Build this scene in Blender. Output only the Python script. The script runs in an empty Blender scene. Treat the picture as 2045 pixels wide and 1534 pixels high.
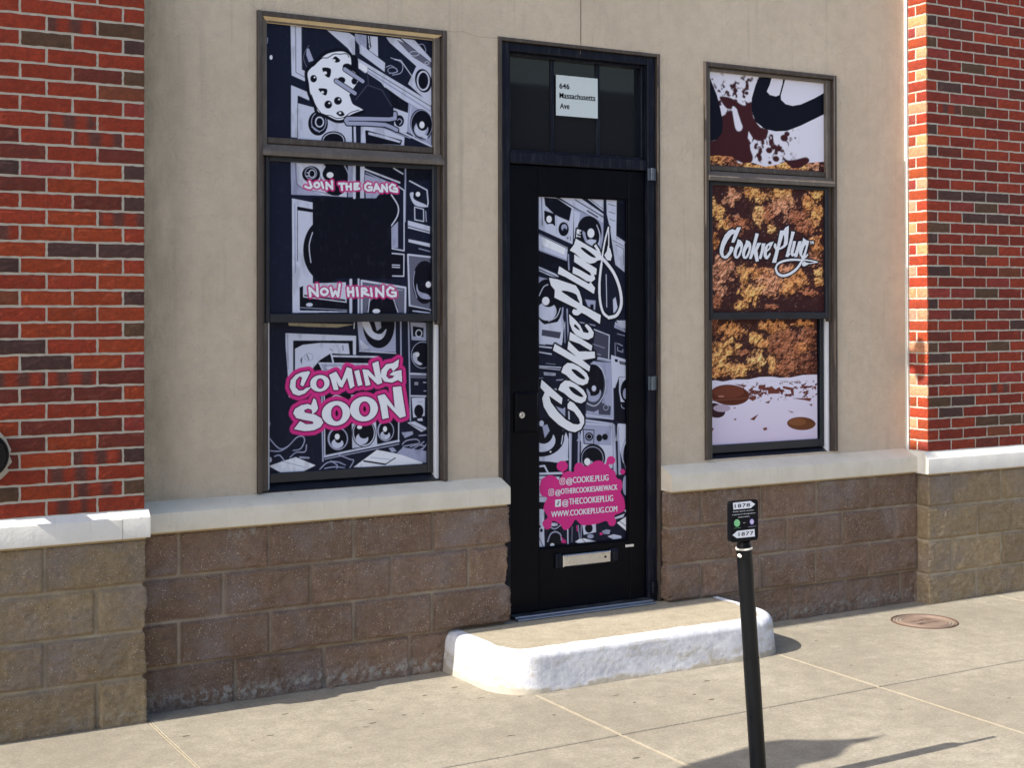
import bpy, math, random
import numpy as np
from mathutils import Matrix, Vector
SC = bpy.context.scene
COL = SC.collection
rnd = random.Random(7)
# ------------------------------------------------------------------ camera
YAW, PITCH, ROLL, FPX, CX, CY = .520927346, .00749387275, -.00197728872, 2771.58852, 1013.02243, 598.059047
EYE = 1.7721
def cam_axes():
    f = np.array([math.sin(YAW)*math.cos(PITCH), math.cos(YAW)*math.cos(PITCH), math.sin(PITCH)])
    r = np.cross(f, [0, 0, 1]); r /= np.linalg.norm(r); u = np.cross(r, f)
    c, s = math.cos(ROLL), math.sin(ROLL)
    return np.array([r*c+u*s, -r*s+u*c, f])
AX = cam_axes()
def at(px, py, y):
    """point of the wall plane at depth y that shows at photo pixel px,py -> (x, z)"""
    d = AX.T @ np.array([(px-CX)/FPX, -(py-CY)/FPX, 1.])
    d = d*y/d[1]
    return float(d[0]), float(d[2]+EYE)
cam = bpy.data.cameras.new('camera'); cam.sensor_width = 36; cam.lens = 36*FPX/2045
cam.shift_x = (1022.5-CX)/2045; cam.shift_y = (CY-767)/2045; cam.clip_end = 500; cam.clip_start = .05
co = bpy.data.objects.new('camera', cam); COL.objects.link(co)
co.matrix_world = Matrix(((AX[0][0], AX[1][0], -AX[2][0], 0), (AX[0][1], AX[1][1], -AX[2][1], 0), (AX[0][2], AX[1][2], -AX[2][2], EYE), (0, 0, 0, 1)))
SC.camera = co
# ------------------------------------------------------------------ world, sun, exposure
SUN_EL, SUN_A = 40.0, 0.25          # elevation; degrees the sun stands in front of the wall plane
w = bpy.data.worlds.new('World'); SC.world = w; w.use_nodes = True
nt = w.node_tree; bg = nt.nodes['Background']
sky = nt.nodes.new('ShaderNodeTexSky'); sky.sky_type = 'NISHITA'; sky.sun_disc = False
sky.sun_elevation = math.radians(SUN_EL); sky.sun_rotation = math.radians(270-SUN_A); sky.dust_density = 2.0; sky.ozone_density = .8
nt.links.new(sky.outputs[0], bg.inputs[0]); bg.inputs[1].default_value = .11
sl = bpy.data.lights.new('sun', 'SUN'); sl.energy = 3.4; sl.angle = math.radians(.42); sl.color = (1, .94, .84)
so = bpy.data.objects.new('sun', sl); COL.objects.link(so)
e, a = math.radians(SUN_EL), math.radians(SUN_A)
sdir = Vector((math.cos(e)*math.cos(a), math.cos(e)*math.sin(a), -math.sin(e)))
so.rotation_euler = sdir.to_track_quat('-Z', 'Y').to_euler(); so.location = (-6, 0, 8)
vs = SC.view_settings; vs.view_transform = 'Standard'; vs.look = 'None'; vs.gamma = 1; vs.exposure = 1.27
SC.cycles.max_bounces = 8; SC.cycles.diffuse_bounces = 5
# ------------------------------------------------------------------ helpers: tags, materials
def tag(o, label=None, cat=None, group=None, kind=None):
    if label: o['label'] = label
    if cat: o['category'] = cat
    if group: o['group'] = group
    if kind: o['kind'] = kind
    return o
def empty(name, loc=(0, 0, 0)):
    o = bpy.data.objects.new(name, None); COL.objects.link(o); o.location = loc; return o
def link(name, me, parent=None, mats=()):
    o = bpy.data.objects.new(name, me); COL.objects.link(o)
    for m in mats: me.materials.append(m)
    if parent is not None:
        o.parent = parent
        p = parent; off = Vector((0, 0, 0))
        while p is not None: off += p.location; p = p.parent
        o.location = -off
    return o
class NT:
    def __init__(s, name):
        s.m = bpy.data.materials.new(name); s.m.use_nodes = True; s.t = s.m.node_tree
        s.b = s.t.nodes['Principled BSDF']
    def n(s, typ, **kw):
        o = s.t.nodes.new('ShaderNode'+typ)
        for k, v in kw.items():
            if k in o.inputs: o.inputs[k].default_value = v
            else: setattr(o, k, v)
        return o
    def l(s, a, b): s.t.links.new(a, b)
    def geo(s): return s.n('NewGeometry').outputs['Position']
    def noise(s, scale, detail=4, rough=.6, vec=None, dist=0):
        o = s.n('TexNoise', Scale=scale, Detail=detail, Roughness=rough, Distortion=dist)
        s.l(vec or s.geo(), o.inputs['Vector']); return o.outputs['Fac']
    def ramp(s, f, stops):
        o = s.n('ValToRGB'); r = o.color_ramp
        while len(r.elements) < len(stops): r.elements.new(.5)
        for el, (p, c) in zip(r.elements, stops):
            el.position = p; el.color = (c, c, c, 1) if isinstance(c, (int, float)) else (*c, 1)
        s.l(f, o.inputs[0]); return o.outputs[0]
    def mix(s, f, a, b, mode='MIX'):
        o = s.n('Mix', data_type='RGBA', blend_type=mode)
        for v, i in ((f, 0), (a, 6), (b, 7)):
            if isinstance(v, (int, float)): o.inputs[i].default_value = v if i == 0 else (v, v, v, 1)
            elif isinstance(v, tuple): o.inputs[i].default_value = (*v, 1)
            else: s.l(v, o.inputs[i])
        return o.outputs[2]
    def math(s, op, a, b=0.):
        o = s.n('Math', operation=op)
        for v, i in ((a, 0), (b, 1)):
            if isinstance(v, (int, float)): o.inputs[i].default_value = v
            else: s.l(v, o.inputs[i])
        return o.outputs[0]
    def bump(s, h, dist, strength=1., prev=None):
        o = s.n('Bump', Distance=dist, Strength=strength); s.l(h, o.inputs['Height'])
        if prev is not None: s.l(prev, o.inputs['Normal'])
        s.l(o.outputs[0], s.b.inputs['Normal']); return o.outputs[0]
    def stretch(s, sc):
        o = s.n('Mapping'); o.inputs['Scale'].default_value = sc; s.l(s.geo(), o.inputs[0]); return o.outputs[0]
    def done(s, col=None, rough=None, metal=None, spec=None):
        for k, v in (('Base Color', col), ('Roughness', rough), ('Metallic', metal), ('Specular IOR Level', spec)):
            if v is None: continue
            if isinstance(v, tuple): v = (*v, 1)
            if isinstance(v, (int, float, tuple)): s.b.inputs[k].default_value = v
            else: s.l(v, s.b.inputs[k])
        return s.m
def attr(t, name='Col'):
    return t.n('Attribute', attribute_name=name)
def m_stucco():
    t = NT('stucco'); n1 = t.noise(2.2, 5, .6); n2 = t.noise(14, 5, .6)
    c = t.mix(t.ramp(n1, [(.3, 0.), (.7, 1.)]), (.71, .60, .465), (.80, .685, .535))
    c = t.mix(t.ramp(n2, [(.35, .35), (.6, 0.)]), c, (.62, .52, .40))
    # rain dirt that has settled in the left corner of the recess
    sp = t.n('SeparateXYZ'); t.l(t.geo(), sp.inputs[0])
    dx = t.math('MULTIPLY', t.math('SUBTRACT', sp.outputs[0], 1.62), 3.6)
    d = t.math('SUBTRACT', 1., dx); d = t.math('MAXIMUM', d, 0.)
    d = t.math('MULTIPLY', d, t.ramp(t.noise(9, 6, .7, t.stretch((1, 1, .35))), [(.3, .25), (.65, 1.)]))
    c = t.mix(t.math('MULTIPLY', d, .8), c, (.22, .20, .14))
    st = t.noise(5, 3, .5, t.stretch((5, 1, .25)))
    c = t.mix(t.ramp(st, [(.6, 0.), (.8, .3)]), c, (.36, .32, .27))
    b = t.bump(t.noise(220, 3, .7), .004, .9)
    b = t.bump(t.noise(34, 7, .75), .022, .8, b)
    t.bump(t.ramp(t.noise(9, 4, .75, None, 1.2), [(.5, 0.), (.56, 1.)]), .003, .45, b)
    return t.done(c, .93, spec=.2)
def m_brick():
    t = NT('brick_wall'); at_ = attr(t); n = t.noise(90, 5, .7); n2 = t.noise(22, 3, .6)
    c = t.mix(t.ramp(n, [(.3, .45), (.62, 0.)]), at_.outputs['Color'], .02, 'MIX')
    c = t.mix(t.ramp(n2, [(.58, 0.), (.85, .22)]), c, (.30, .16, .11))
    v = t.n('TexVoronoi', Scale=70.); t.l(t.geo(), v.inputs['Vector'])
    c = t.mix(t.ramp(v.outputs['Distance'], [(.05, .8), (.12, 0.)]), c, (.02, .008, .006))
    b = t.bump(t.noise(160, 4, .7), .0035, .7); t.bump(n2, .006, .5, b)
    return t.done(c, .85, spec=.25)
def m_mortar(name='mortar', col=(.50, .46, .39)):
    t = NT(name); n = t.noise(40, 5, .7)
    c = t.mix(n, tuple(v*.72 for v in col), tuple(min(1, v*1.2) for v in col))
    t.bump(t.noise(150, 4, .7), .004, .8); return t.done(c, .95, spec=.15)
def m_block(name, c1, c2, cm):
    t = NT(name); at_ = attr(t); sp = t.n('SeparateColor'); t.l(at_.outputs['Color'], sp.inputs[0])
    n = t.noise(24, 6, .75)
    c = t.mix(t.ramp(n, [(.3, 0.), (.7, 1.)]), c1, c2)
    c = t.mix(sp.outputs[1], c, t.mix(.55, c, (.10, .07, .055)))
    c = t.mix(t.ramp(t.noise(3.3, 4, .6), [(.46, 0.), (.68, .65)]), c, (.30, .255, .245))
    for sc, th, cc in ((80., .22, (.66, .56, .46)), (140., .23, (.50, .40, .30)), (105., .20, (.03, .022, .018)), (190., .26, (.05, .035, .03)), (46., .12, (.88, .80, .70))):
        v = t.n('TexVoronoi', Scale=sc, Randomness=1.); t.l(t.geo(), v.inputs['Vector'])
        c = t.mix(t.math('MULTIPLY', t.ramp(v.outputs['Distance'], [(th*.6, 1.), (th, 0.)]), t.ramp(t.noise(7+sc*.06, 3, .6), [(.38, .1), (.62, 1.)])), c, cc)
    c = t.mix(sp.outputs[0], c, t.mix(t.noise(30, 4, .7), tuple(v*.7 for v in cm), cm))
    ef = t.math('MULTIPLY', sp.outputs[2], t.ramp(t.noise(26, 5, .75), [(.47, 0.), (.58, 1.)]))
    c = t.mix(ef, c, (.50, .50, .46))
    b = t.bump(t.noise(130, 6, .8), .0075, 1.); t.bump(t.noise(300, 3, .7), .004, .9, b)
    return t.done(c, .93, spec=.2)
def m_paint_stone(name, c1, c2, bumpd=.002):
    t = NT(name); n = t.noise(6, 5, .65)
    c = t.mix(t.ramp(n, [(.35, 0.), (.7, 1.)]), c1, c2)
    st = t.noise(8, 4, .6, t.stretch((6, 2, .6)))
    c = t.mix(t.ramp(st, [(.58, 0.), (.85, .35)]), c, (.36, .31, .24))
    c = t.mix(t.ramp(t.noise(55, 3, .7), [(.68, 0.), (.75, .5)]), c, (.28, .25, .2))
    b = t.bump(t.noise(60, 5, .7), bumpd, .6); t.bump(t.noise(8, 3, .5), bumpd*3, .4, b)
    return t.done(c, .7, spec=.3)
def m_concrete(name, c1, c2, marks=True):
    t = NT(name); n = t.noise(1.3, 5, .6); n2 = t.noise(11, 6, .7)
    c = t.mix(t.ramp(n, [(.35, 0.), (.65, 1.)]), c1, c2)
    c = t.mix(t.ramp(n2, [(.3, .7), (.6, 0.)]), c, tuple(v*.74 for v in c1))
    c = t.mix(t.ramp(t.noise(70, 4, .75), [(.35, .5), (.6, 0.)]), c, tuple(v*.58 for v in c1))
    c = t.mix(t.ramp(t.noise(130, 2, .6), [(.62, 0.), (.72, .45)]), c, (.66, .60, .5))
    if marks:
        v = t.n('TexVoronoi', Scale=26., Randomness=1.); t.l(t.geo(), v.inputs['Vector'])
        k = t.math('MULTIPLY', t.ramp(v.outputs['Distance'], [(.05, 1.), (.09, 0.)]), t.ramp(t.noise(5, 2, .5), [(.52, 0.), (.58, .8)]))
        c = t.mix(k, c, (.12, .10, .085))
        c = t.mix(t.ramp(t.noise(3.1, 5, .7, None, .8), [(.58, 0.), (.75, .35)]), c, (.27, .235, .19))
        c = t.mix(t.ramp(t.noise(2.3, 6, .75, t.stretch((1., 2.2, 1.))), [(.60, 0.), (.72, .35)]), c, (.52, .47, .40))
    b = t.bump(t.noise(170, 4, .7), .0025, .7); t.bump(t.noise(24, 5, .65), .006, .35, b)
    return t.done(c, .9, spec=.25)
def m_plain(name, col, rough=.5, metal=0., var=.15, bump=.0, bs=60., streak=0., spec=.5):
    t = NT(name); n = t.noise(18, 5, .6)
    c = t.mix(n, tuple(v*(1-var) for v in col), tuple(min(1, v*(1+var)) for v in col))
    if streak:
        s = t.noise(14, 5, .7, t.stretch((4, 4, .35)))
        c = t.mix(t.ramp(s, [(.5, 0.), (.7, streak)]), c, (.34, .33, .34))
    if bump: t.bump(t.noise(bs, 4, .6), bump, .6)
    r = t.ramp(t.noise(9, 4, .6), [(.3, max(0, rough-.08)), (.7, min(1, rough+.1))])
    return t.done(c, r, metal, spec)
def m_print(name='printed_vinyl'):
    t = NT(name); t.bump(t.noise(2.5, 3, .5), .01, .25)
    m = t.done(attr(t).outputs['Color'], .4, spec=.14); return m
M = dict(stucco=m_stucco(), brick=m_brick(), mortar=m_mortar(), print=m_print(),
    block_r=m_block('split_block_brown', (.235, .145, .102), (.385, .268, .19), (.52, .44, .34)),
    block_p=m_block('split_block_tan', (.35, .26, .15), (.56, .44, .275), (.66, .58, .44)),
    sill=m_paint_stone('sill_paint', (.66, .61, .50), (.75, .70, .59)),
    cap=m_paint_stone('cap_paint', (.72, .70, .65), (.80, .78, .73)),
    bed=m_mortar('bed_mortar', (.44, .35, .21)),
    walk=m_concrete('sidewalk_concrete', (.285, .252, .195), (.385, .345, .27)),
    stept=m_concrete('step_concrete', (.40, .345, .25), (.47, .41, .305)),
    seal=m_mortar('joint_sealant', (.30, .258, .19)), crack=m_plain('joint_dirt_pit_shade', (.10, .08, .06), .9),
    bronze=m_plain('bronze_frame', (.058, .043, .034), .5, .0, .25, .001, streak=.16),
    bronze2=m_plain('bronze_inner', (.12, .10, .082), .42, .0, .3, .001, streak=.2),
    sash=m_plain('sash_black', (.010, .013, .021), .38, 0, .3, .0006),
    track=m_plain('vinyl_track', (.70, .72, .78), .4, 0, .06),
    black=m_plain('door_black', (.002, .0026, .0055), .42, 0, .3, .0006, 30, spec=.10),
    dframe=m_plain('door_frame_black', (.007, .009, .018), .42, 0, .3, .001, streak=.07, spec=.15),
    chrome=m_plain('worn_chrome', (.55, .55, .56), .28, 1., .25),
    alu=m_plain('aluminium', (.50, .52, .56), .35, 1., .2, .0005),
    trim=m_plain('bounce_lit_cream', (.62, .50, .31), .7, 0, .3, .001),  # cream stands for ground light bounced onto the window head
    hinge=m_plain('hinge_steel', (.13, .16, .20), .4, .6, .2), dark_brick=m_plain('far_brick', (.05, .03, .027), .9, 0, .4),
    post=m_plain('post_paint', (.002, .003, .005), .34, 0, .3, .0008, 25, spec=.25),
    white=m_plain('white_print', (.82, .85, .93), .5, 0, .03), paper=m_plain('paper', (.62, .70, .72), .7, 0, .04),
    ink=m_plain('ink', (.004, .004, .008), .6, spec=.15), lamp=m_plain('lamp_black', (.02, .02, .022), .4),
    rust=m_plain('cast_iron_rust', (.10, .055, .038), .75, .0, .3, .002, 90),
    rust2=m_plain('cast_iron_face', (.22, .155, .118), .7, .0, .25, .002, 90),
    fabric=m_plain('caster_cloth', (.35, .33, .3), .9), ring=m_plain('post_ring', (.75, .72, .66), .4),
    pale_road_concrete=m_concrete('pale_road_concrete', (.44, .41, .35), (.52, .48, .41), False),  # unseen road, concrete made pale to bounce sun onto the facade
    green=m_plain('green_print', (.22, .62, .28), .5, 0, .05), purple=m_plain('purple_print', (.12, .08, .35), .5, 0, .05),
    lilac=m_plain('lilac_print', (.66, .60, .85), .5, 0, .05), magenta=m_plain('magenta_print', (.60, .035, .24), .45, 0, .04))
def m_glass():
    t = NT('window_glass'); return t.done((.012, .016, .02), .03, 0, .9)
M['glass'] = m_glass()
def m_rock():
    t = NT('shingle_roof'); v = t.n('TexBrick', Scale=1.2); t.l(t.geo(), v.inputs['Vector'])
    return t.done(t.mix(t.noise(4, 4, .6), (.06, .085, .08), (.12, .15, .14)), .9)
M['roof'] = m_rock()
# ------------------------------------------------------------------ helpers: meshes
class MB:
    def __init__(s): s.v = []; s.f = []; s.mi = []
    def quad(s, a, b, c, d, m=0):
        i = len(s.v); s.v += [a, b, c, d]; s.f.append((i, i+1, i+2, i+3)); s.mi.append(m)
    def box(s, x0, x1, y0, y1, z0, z1, m=0, ch=0.):
        """box; ch chamfers the four front (low-y) edges"""
        i = len(s.v); c = ch
        s.v += [(x0+c, y0, z0+c), (x1-c, y0, z0+c), (x1-c, y0, z1-c), (x0+c, y0, z1-c),
                (x0, y0+c, z0), (x1, y0+c, z0), (x1, y0+c, z1), (x0, y0+c, z1),
                (x0, y1, z0), (x1, y1, z0), (x1, y1, z1), (x0, y1, z1)]
        F = [(0, 1, 2, 3), (11, 10, 9, 8)]
        if c > 0: F += [(4, 5, 1, 0), (5, 6, 2, 1), (6, 7, 3, 2), (7, 4, 0, 3)]
        F += [(8, 9, 5, 4), (9, 10, 6, 5), (10, 11, 7, 6), (11, 8, 4, 7)]
        for f in F: s.f.append(tuple(i+k for k in f)); s.mi.append(m)
    def tube(s, p0, p1, r0, r1=None, n=24, m=0, caps=True):
        r1 = r0 if r1 is None else r1
        p0 = Vector(p0); p1 = Vector(p1); d = (p1-p0).normalized()
        u = d.orthogonal().normalized(); v = d.cross(u); i = len(s.v)
        for p, r in ((p0, r0), (p1, r1)):
            for k in range(n):
                t = 2*math.pi*k/n; s.v.append(tuple(p+u*math.cos(t)*r+v*math.sin(t)*r))
        for k in range(n):
            j = (k+1) % n; s.f.append((i+k, i+j, i+n+j, i+n+k)); s.mi.append(m)
        if caps:
            s.f.append(tuple(i+k for k in reversed(range(n)))); s.mi.append(m)
            s.f.append(tuple(i+n+k for k in range(n))); s.mi.append(m)
    def prism(s, pts, y0, y1, m=0):
        """outline pts (x,z), counter-clockwise seen from -y, thickened from y0 (front) to y1"""
        i = len(s.v); n = len(pts)
        s.v += [(x, y0, z) for x, z in pts]+[(x, y1, z) for x, z in pts]
        s.f.append(tuple(range(i, i+n))); s.mi.append(m)
        s.f.append(tuple(i+n+k for k in reversed(range(n)))); s.mi.append(m)
        for k in range(n):
            j = (k+1) % n; s.f.append((i+j, i+k, i+n+k, i+n+j)); s.mi.append(m)
    def slab(s, pts, z0, z1, m=0):
        i = len(s.v); n = len(pts)
        s.v += [(x, y, z0) for x, y in pts]+[(x, y, z1) for x, y in pts]
        s.f.append(tuple(i+n+k for k in range(n))); s.mi.append(m)
        s.f.append(tuple(i+k for k in reversed(range(n)))); s.mi.append(m)
        for k in range(n):
            j = (k+1) % n; s.f.append((i+k, i+j, i+n+j, i+n+k)); s.mi.append(m)
    def build(s, name, mats, parent=None, smooth=None, rot=None):
        me = bpy.data.meshes.new(name); me.from_pydata([tuple(v) for v in s.v], [], s.f)
        if not isinstance(mats, (list, tuple)): mats = [mats]
        me.polygons.foreach_set('material_index', s.mi)
        me.update()
        o = link(name, me, parent, mats)
        if smooth is not None:
            me.shade_smooth(); 
            try: me.set_sharp_from_angle(angle=math.radians(smooth))
            except Exception: pass
        return o
def rect_frame(mb, x0, x1, z0, z1, l, r, t, b, y0, y1, m=0, ch=.003):
    mb.box(x0, x0+l, y0, y1, z0, z1, m, ch); mb.box(x1-r, x1, y0, y1, z0, z1, m, ch)
    if t: mb.box(x0+l, x1-r, y0+.002, y1, z1-t, z1, m, ch)
    if b: mb.box(x0+l, x1-r, y0+.002, y1, z0, z0+b, m, ch)
def rrect(x0, x1, z0, z1, r, n=6):
    o = []
    for cx, cz, a0 in ((x0+r, z0+r, 180), (x1-r, z0+r, 270), (x1-r, z1-r, 0), (x0+r, z1-r, 90)):
        for i in range(n+1): t = math.radians(a0+90*i/n); o.append((cx+r*math.cos(t), cz+r*math.sin(t)))
    return o
# numpy value noise
def vnoise(x, y, seed):
    xi = np.floor(x).astype(np.int64); yi = np.floor(y).astype(np.int64); xf = x-xi; yf = y-yi
    xf = xf*xf*(3-2*xf); yf = yf*yf*(3-2*yf)
    def h(a, b):
        n = (a*374761393+b*668265263+seed*974634777) & 0xffffffff
        n = ((n ^ (n >> 13))*1274126177) & 0xffffffff
        return ((n ^ (n >> 16)) & 0xffff)/65535.
    return (h(xi, yi)*(1-xf)+h(xi+1, yi)*xf)*(1-yf)+(h(xi, yi+1)*(1-xf)+h(xi+1, yi+1)*xf)*yf
def fbm(x, y, seed, o=5, g=.55):
    s = 0; a = 1; t = 0
    for k in range(o): s = s+a*vnoise(x*2**k+k*17.3, y*2**k+k*9.1, seed+k); t += a; a *= g
    return s/t
def grid_mesh(name, P, C, mat, parent, smooth=True, flip=False):
    """P (H,W,3) points, C (H,W,3) colours"""
    H, W = P.shape[:2]
    me = bpy.data.meshes.new(name)
    idx = np.arange(H*W).reshape(H, W)
    q = np.stack([idx[:-1, :-1], idx[:-1, 1:], idx[1:, 1:], idx[1:, :-1]], -1).reshape(-1, 4)
    if flip: q = q[:, ::-1]
    n = len(q); me.vertices.add(H*W); me.vertices.foreach_set('co', P.reshape(-1).astype(np.float32))
    me.loops.add(n*4); me.loops.foreach_set('vertex_index', q.reshape(-1).astype(np.int32))
    me.polygons.add(n); me.polygons.foreach_set('loop_start', np.arange(0, n*4, 4, dtype=np.int32))
    me.update(calc_edges=True)
    if C is not None:
        ca = me.color_attributes.new('Col', 'FLOAT_COLOR', 'POINT')
        ca.data.foreach_set('color', np.concatenate([C, np.ones((H, W, 1))], -1).reshape(-1).astype(np.float32))
    if smooth: me.polygons.foreach_set('use_smooth', np.ones(n, dtype=bool))
    me.validate()
    return link(name, me, parent, [mat])
def text(name, s, x0, z0, width, height, y, mat, parent, bold=0., spacing=1., fat=0., tall=False):
    """text with baseline start (x0,z0), stretched to width and cap height, standing on plane y and facing -y"""
    cu = bpy.data.curves.new(name, 'FONT'); cu.body = s; cu.size = 1; cu.offset = bold; cu.extrude = 0; cu.space_character = spacing
    cu.resolution_u = 4
    o = bpy.data.objects.new(name, cu); COL.objects.link(o); bpy.context.view_layer.update()
    dg = bpy.context.evaluated_depsgraph_get(); me = bpy.data.meshes.new_from_object(o.evaluated_get(dg))
    bpy.data.objects.remove(o); bpy.data.curves.remove(cu)
    n = len(me.vertices); a_ = np.empty(n*3, dtype=np.float32); me.vertices.foreach_get('co', a_); a_ = a_.reshape(-1, 3)
    lo = a_.min(0); hi = a_.max(0)
    b_ = np.zeros_like(a_); b_[:, 0] = x0+(a_[:, 0]-lo[0])/(hi[0]-lo[0])*width
    az = a_[:, 1]
    if tall: az = np.interp(az, [-.3, 0, .53, .73, 1], [-.3, 0, .60, .72, .9])
    b_[:, 2] = z0+az/.70*height; b_[:, 1] = y
    me.vertices.foreach_set('co', b_.reshape(-1)); me.update()
    if fat:       # condensed bold face: widen only the upright strokes
        V_ = [tuple(v) for v in b_]; Fc = [tuple(p.vertices) for p in me.polygons]; vv = []; ff = []
        for q in range(-2, 3):
            ff += [tuple(i+len(vv) for i in f) for f in Fc]; vv += [(a[0]+q*fat/2, a[1]-.00012*(q+2), a[2]) for a in V_]
        bpy.data.meshes.remove(me); me = bpy.data.meshes.new(name); me.from_pydata(vv, [], ff); me.update()
    me.name = name; me.materials.clear()
    return link(name, me, parent, [mat])
# ------------------------------------------------------------------ ground
JX = [-3.3, -1.66, 0.0, 1.638, 3.290, 4.752, 6.9, 8.5, 10.1]; JY = [3.42, 4.79, 6.16]
mb = MB()
for i in range(len(JX)-1):
    for j in range(2):
        gx = .006; gy = .005
        x0, x1 = JX[i]+gx, JX[i+1]-gx; y0, y1 = JY[j]+gy, JY[j+1]-gy; ch = .003
        k = len(mb.v)
        nx = 24; pts = []
        mb.v += [(x0+ch, y0+ch, 0), (x1-ch, y0+ch, 0), (x1-ch, y1-ch, 0), (x0+ch, y1-ch, 0), (x0, y0, -ch), (x1, y0, -ch), (x1, y1, -ch), (x0, y1, -ch),
                 (x0, y0, -.02), (x1, y0, -.02), (x1, y1, -.02), (x0, y1, -.02)]
        for f in [(0, 1, 2, 3), (0, 4, 5, 1), (1, 5, 6, 2), (2, 6, 7, 3), (3, 7, 4, 0), (4, 8, 9, 5), (5, 9, 10, 6), (6, 10, 11, 7), (7, 11, 8, 4)]:
            mb.f.append(tuple(k+q for q in f)); mb.mi.append(0)
for x in JX[1:-1]:      # raised, slightly ragged sealant in the cross joints
    n = 160; k = len(mb.v)
    for i in range(n+1):
        y = 3.43+i*(6.15-3.43)/n; wv = .0075+.003*(vnoise(np.array(y*40.), np.array(x), 3)-.5); off = .003*(vnoise(np.array(y*17.), np.array(x), 8)-.5)
        z = -.0005+.0022*float(vnoise(np.array(y*60.), np.array(x), 5))
        mb.v += [(x-wv+off, y, -.004), (x+off, y, z), (x+wv+off, y, -.004)]
    for i in range(n):
        a0 = k+i*3
        mb.f += [(a0, a0+1, a0+4, a0+3), (a0+1, a0+2, a0+5, a0+4)]; mb.mi += [1, 1]
mb.quad((-3.3, 3.42, -.012), (10.1, 3.42, -.012), (10.1, 6.3, -.012), (-3.3, 6.3, -.012), 2)
mb.box(-3.3, 10.1, 3.24, 3.417, -.16, 0, 0, .012)
# gum spots, seed stains and little pits whose shade is painted dark
marks = [(665,1376),(705,1401),(757,1335),(740,1418),(807,1429),(848,1390),(845,1427),(745,1445),(731,1453),(908,1374),(915,1386),(949,1367),(1038,1392),(1106,1429),(1267,1404),(1411,1361),(1387,1388),(1421,1398),(620,1401),(569,1427),(540,1470),(1270,1515),(960,1395),(1230,1390),(1825,1264),(1790,1350),(1975,1204),(2015,1395),(1985,1390),(1800,1418),(372,1471),(505,1480),(1020,1470),(700,1495),(1700,1330),(1630,1280)]
def atg(px, py, z=0.):
    d = AX.T @ np.array([(px-CX)/FPX, -(py-CY)/FPX, 1.]); d = d*(z-EYE)/d[2]; return float(d[0]), float(d[1])
for q, (px, py) in enumerate(marks):
    x, y = atg(px, py); L = rnd.uniform(.006, .022); wd = rnd.uniform(.002, .005)*1.3; an = rnd.uniform(-.3, .3); bend = rnd.uniform(-.006, .006)
    k = len(mb.v); n = 9; up = []; dn = []
    for i in range(n):
        t = i/(n-1)*2-1; px_ = t*L; c = bend*(1-t*t)-bend; h_ = wd*math.sqrt(max(0, 1-t*t))*(1+.3*rnd.random())
        for s_, lst in ((1, up), (-1, dn)):
            lx, ly = px_, c+s_*h_; lst.append((x+lx*math.cos(an)-ly*math.sin(an), y+lx*math.sin(an)+ly*math.cos(an), .0008))
    pl = dn+up[::-1][1:-1]; mb.v += pl; mb.f.append(tuple(range(k, k+len(pl)))); mb.mi.append(2)
tag(mb.build('sidewalk', [M['walk'], M['seal'], M['crack']]), kind='structure')
mb = MB(); mb.quad((-120, -120, -.17), (120, -120, -.17), (120, 3.24, -.17), (-120, 3.24, -.17))
tag(mb.build('road', M['pale_road_concrete']), kind='structure')
mb = MB(); mb.quad((-120, 3.2, -.175), (120, 3.2, -.175), (120, 120, -.175), (-120, 120, -.175))
mb.box(-30, -3.31, 3.24, 6.3, -.16, -.001, 0); mb.box(10.11, 40, 3.24, 6.3, -.16, -.001, 0)
tag(mb.build('ground', M['walk']), kind='structure')
# ------------------------------------------------------------------ building
B = tag(empty('shop_building', (4, 6.2, 0)), 'beige stucco shop front between red brick piers, black door and two poster-covered windows', 'building')
YS = 6.135   # stucco face
W1 = (2.186, 3.172, .924, 3.163); W2 = (4.780, 5.756, .935, 3.153); DR = (3.467, 4.478, 0., 3.165)
# stucco wall with the three openings and a control joint above the door
JT = at(1160, 40, YS)[0]
mb = MB(); TOP = 6.0
xs = sorted([1.60, W1[0], W1[1], DR[0], JT-.003, JT+.003, DR[1], W2[0], W2[1], 6.345])
zs = sorted([.80, W1[2], W2[2], W1[3], W2[3], DR[3], TOP])
def inside(x, z):
    for o in (W1, W2, DR):
        if o[0]-1e-6 < x < o[1]+1e-6 and o[2]-1e-6 < z < o[3]+1e-6: return True
    return JT-.003 < x < JT+.003 and z > DR[3]
for i in range(len(xs)-1):
    for j in range(len(zs)-1):
        x0, x1, z0, z1 = xs[i], xs[i+1], zs[j], zs[j+1]
        if x1-x0 < 1e-6 or z1-z0 < 1e-6 or inside((x0+x1)/2, (z0+z1)/2): continue
        mb.quad((x0, YS, z0), (x1, YS, z0), (x1, YS, z1), (x0, YS, z1))
for o in (W1, W2, DR):
    x0, x1, z0, z1 = o; z0 = max(z0, .80)
    mb.quad((x0, YS, z0), (x0, YS, z1), (x0, YS+.13, z1), (x0, YS+.13, z0))
    mb.quad((x1, YS, z1), (x1, YS, z0), (x1, YS+.13, z0), (x1, YS+.13, z1))
    mb.quad((x0, YS, z1), (x1, YS, z1), (x1, YS+.13, z1), (x0, YS+.13, z1))
    if o is not DR: mb.quad((x0, YS+.13, z0), (x1, YS+.13, z0), (x1, YS, z0), (x0, YS, z0))
mb.quad((JT-.003, YS+.005, DR[3]), (JT+.003, YS+.005, DR[3]), (JT+.003, YS+.005, TOP), (JT-.003, YS+.005, TOP), 1)
mb.quad((JT-.003, YS, DR[3]), (JT-.003, YS+.005, DR[3]), (JT-.003, YS+.005, TOP), (JT-.003, YS, TOP))
mb.quad((JT+.003, YS+.005, DR[3]), (JT+.003, YS, DR[3]), (JT+.003, YS, TOP), (JT+.003, YS+.005, TOP))
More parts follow.
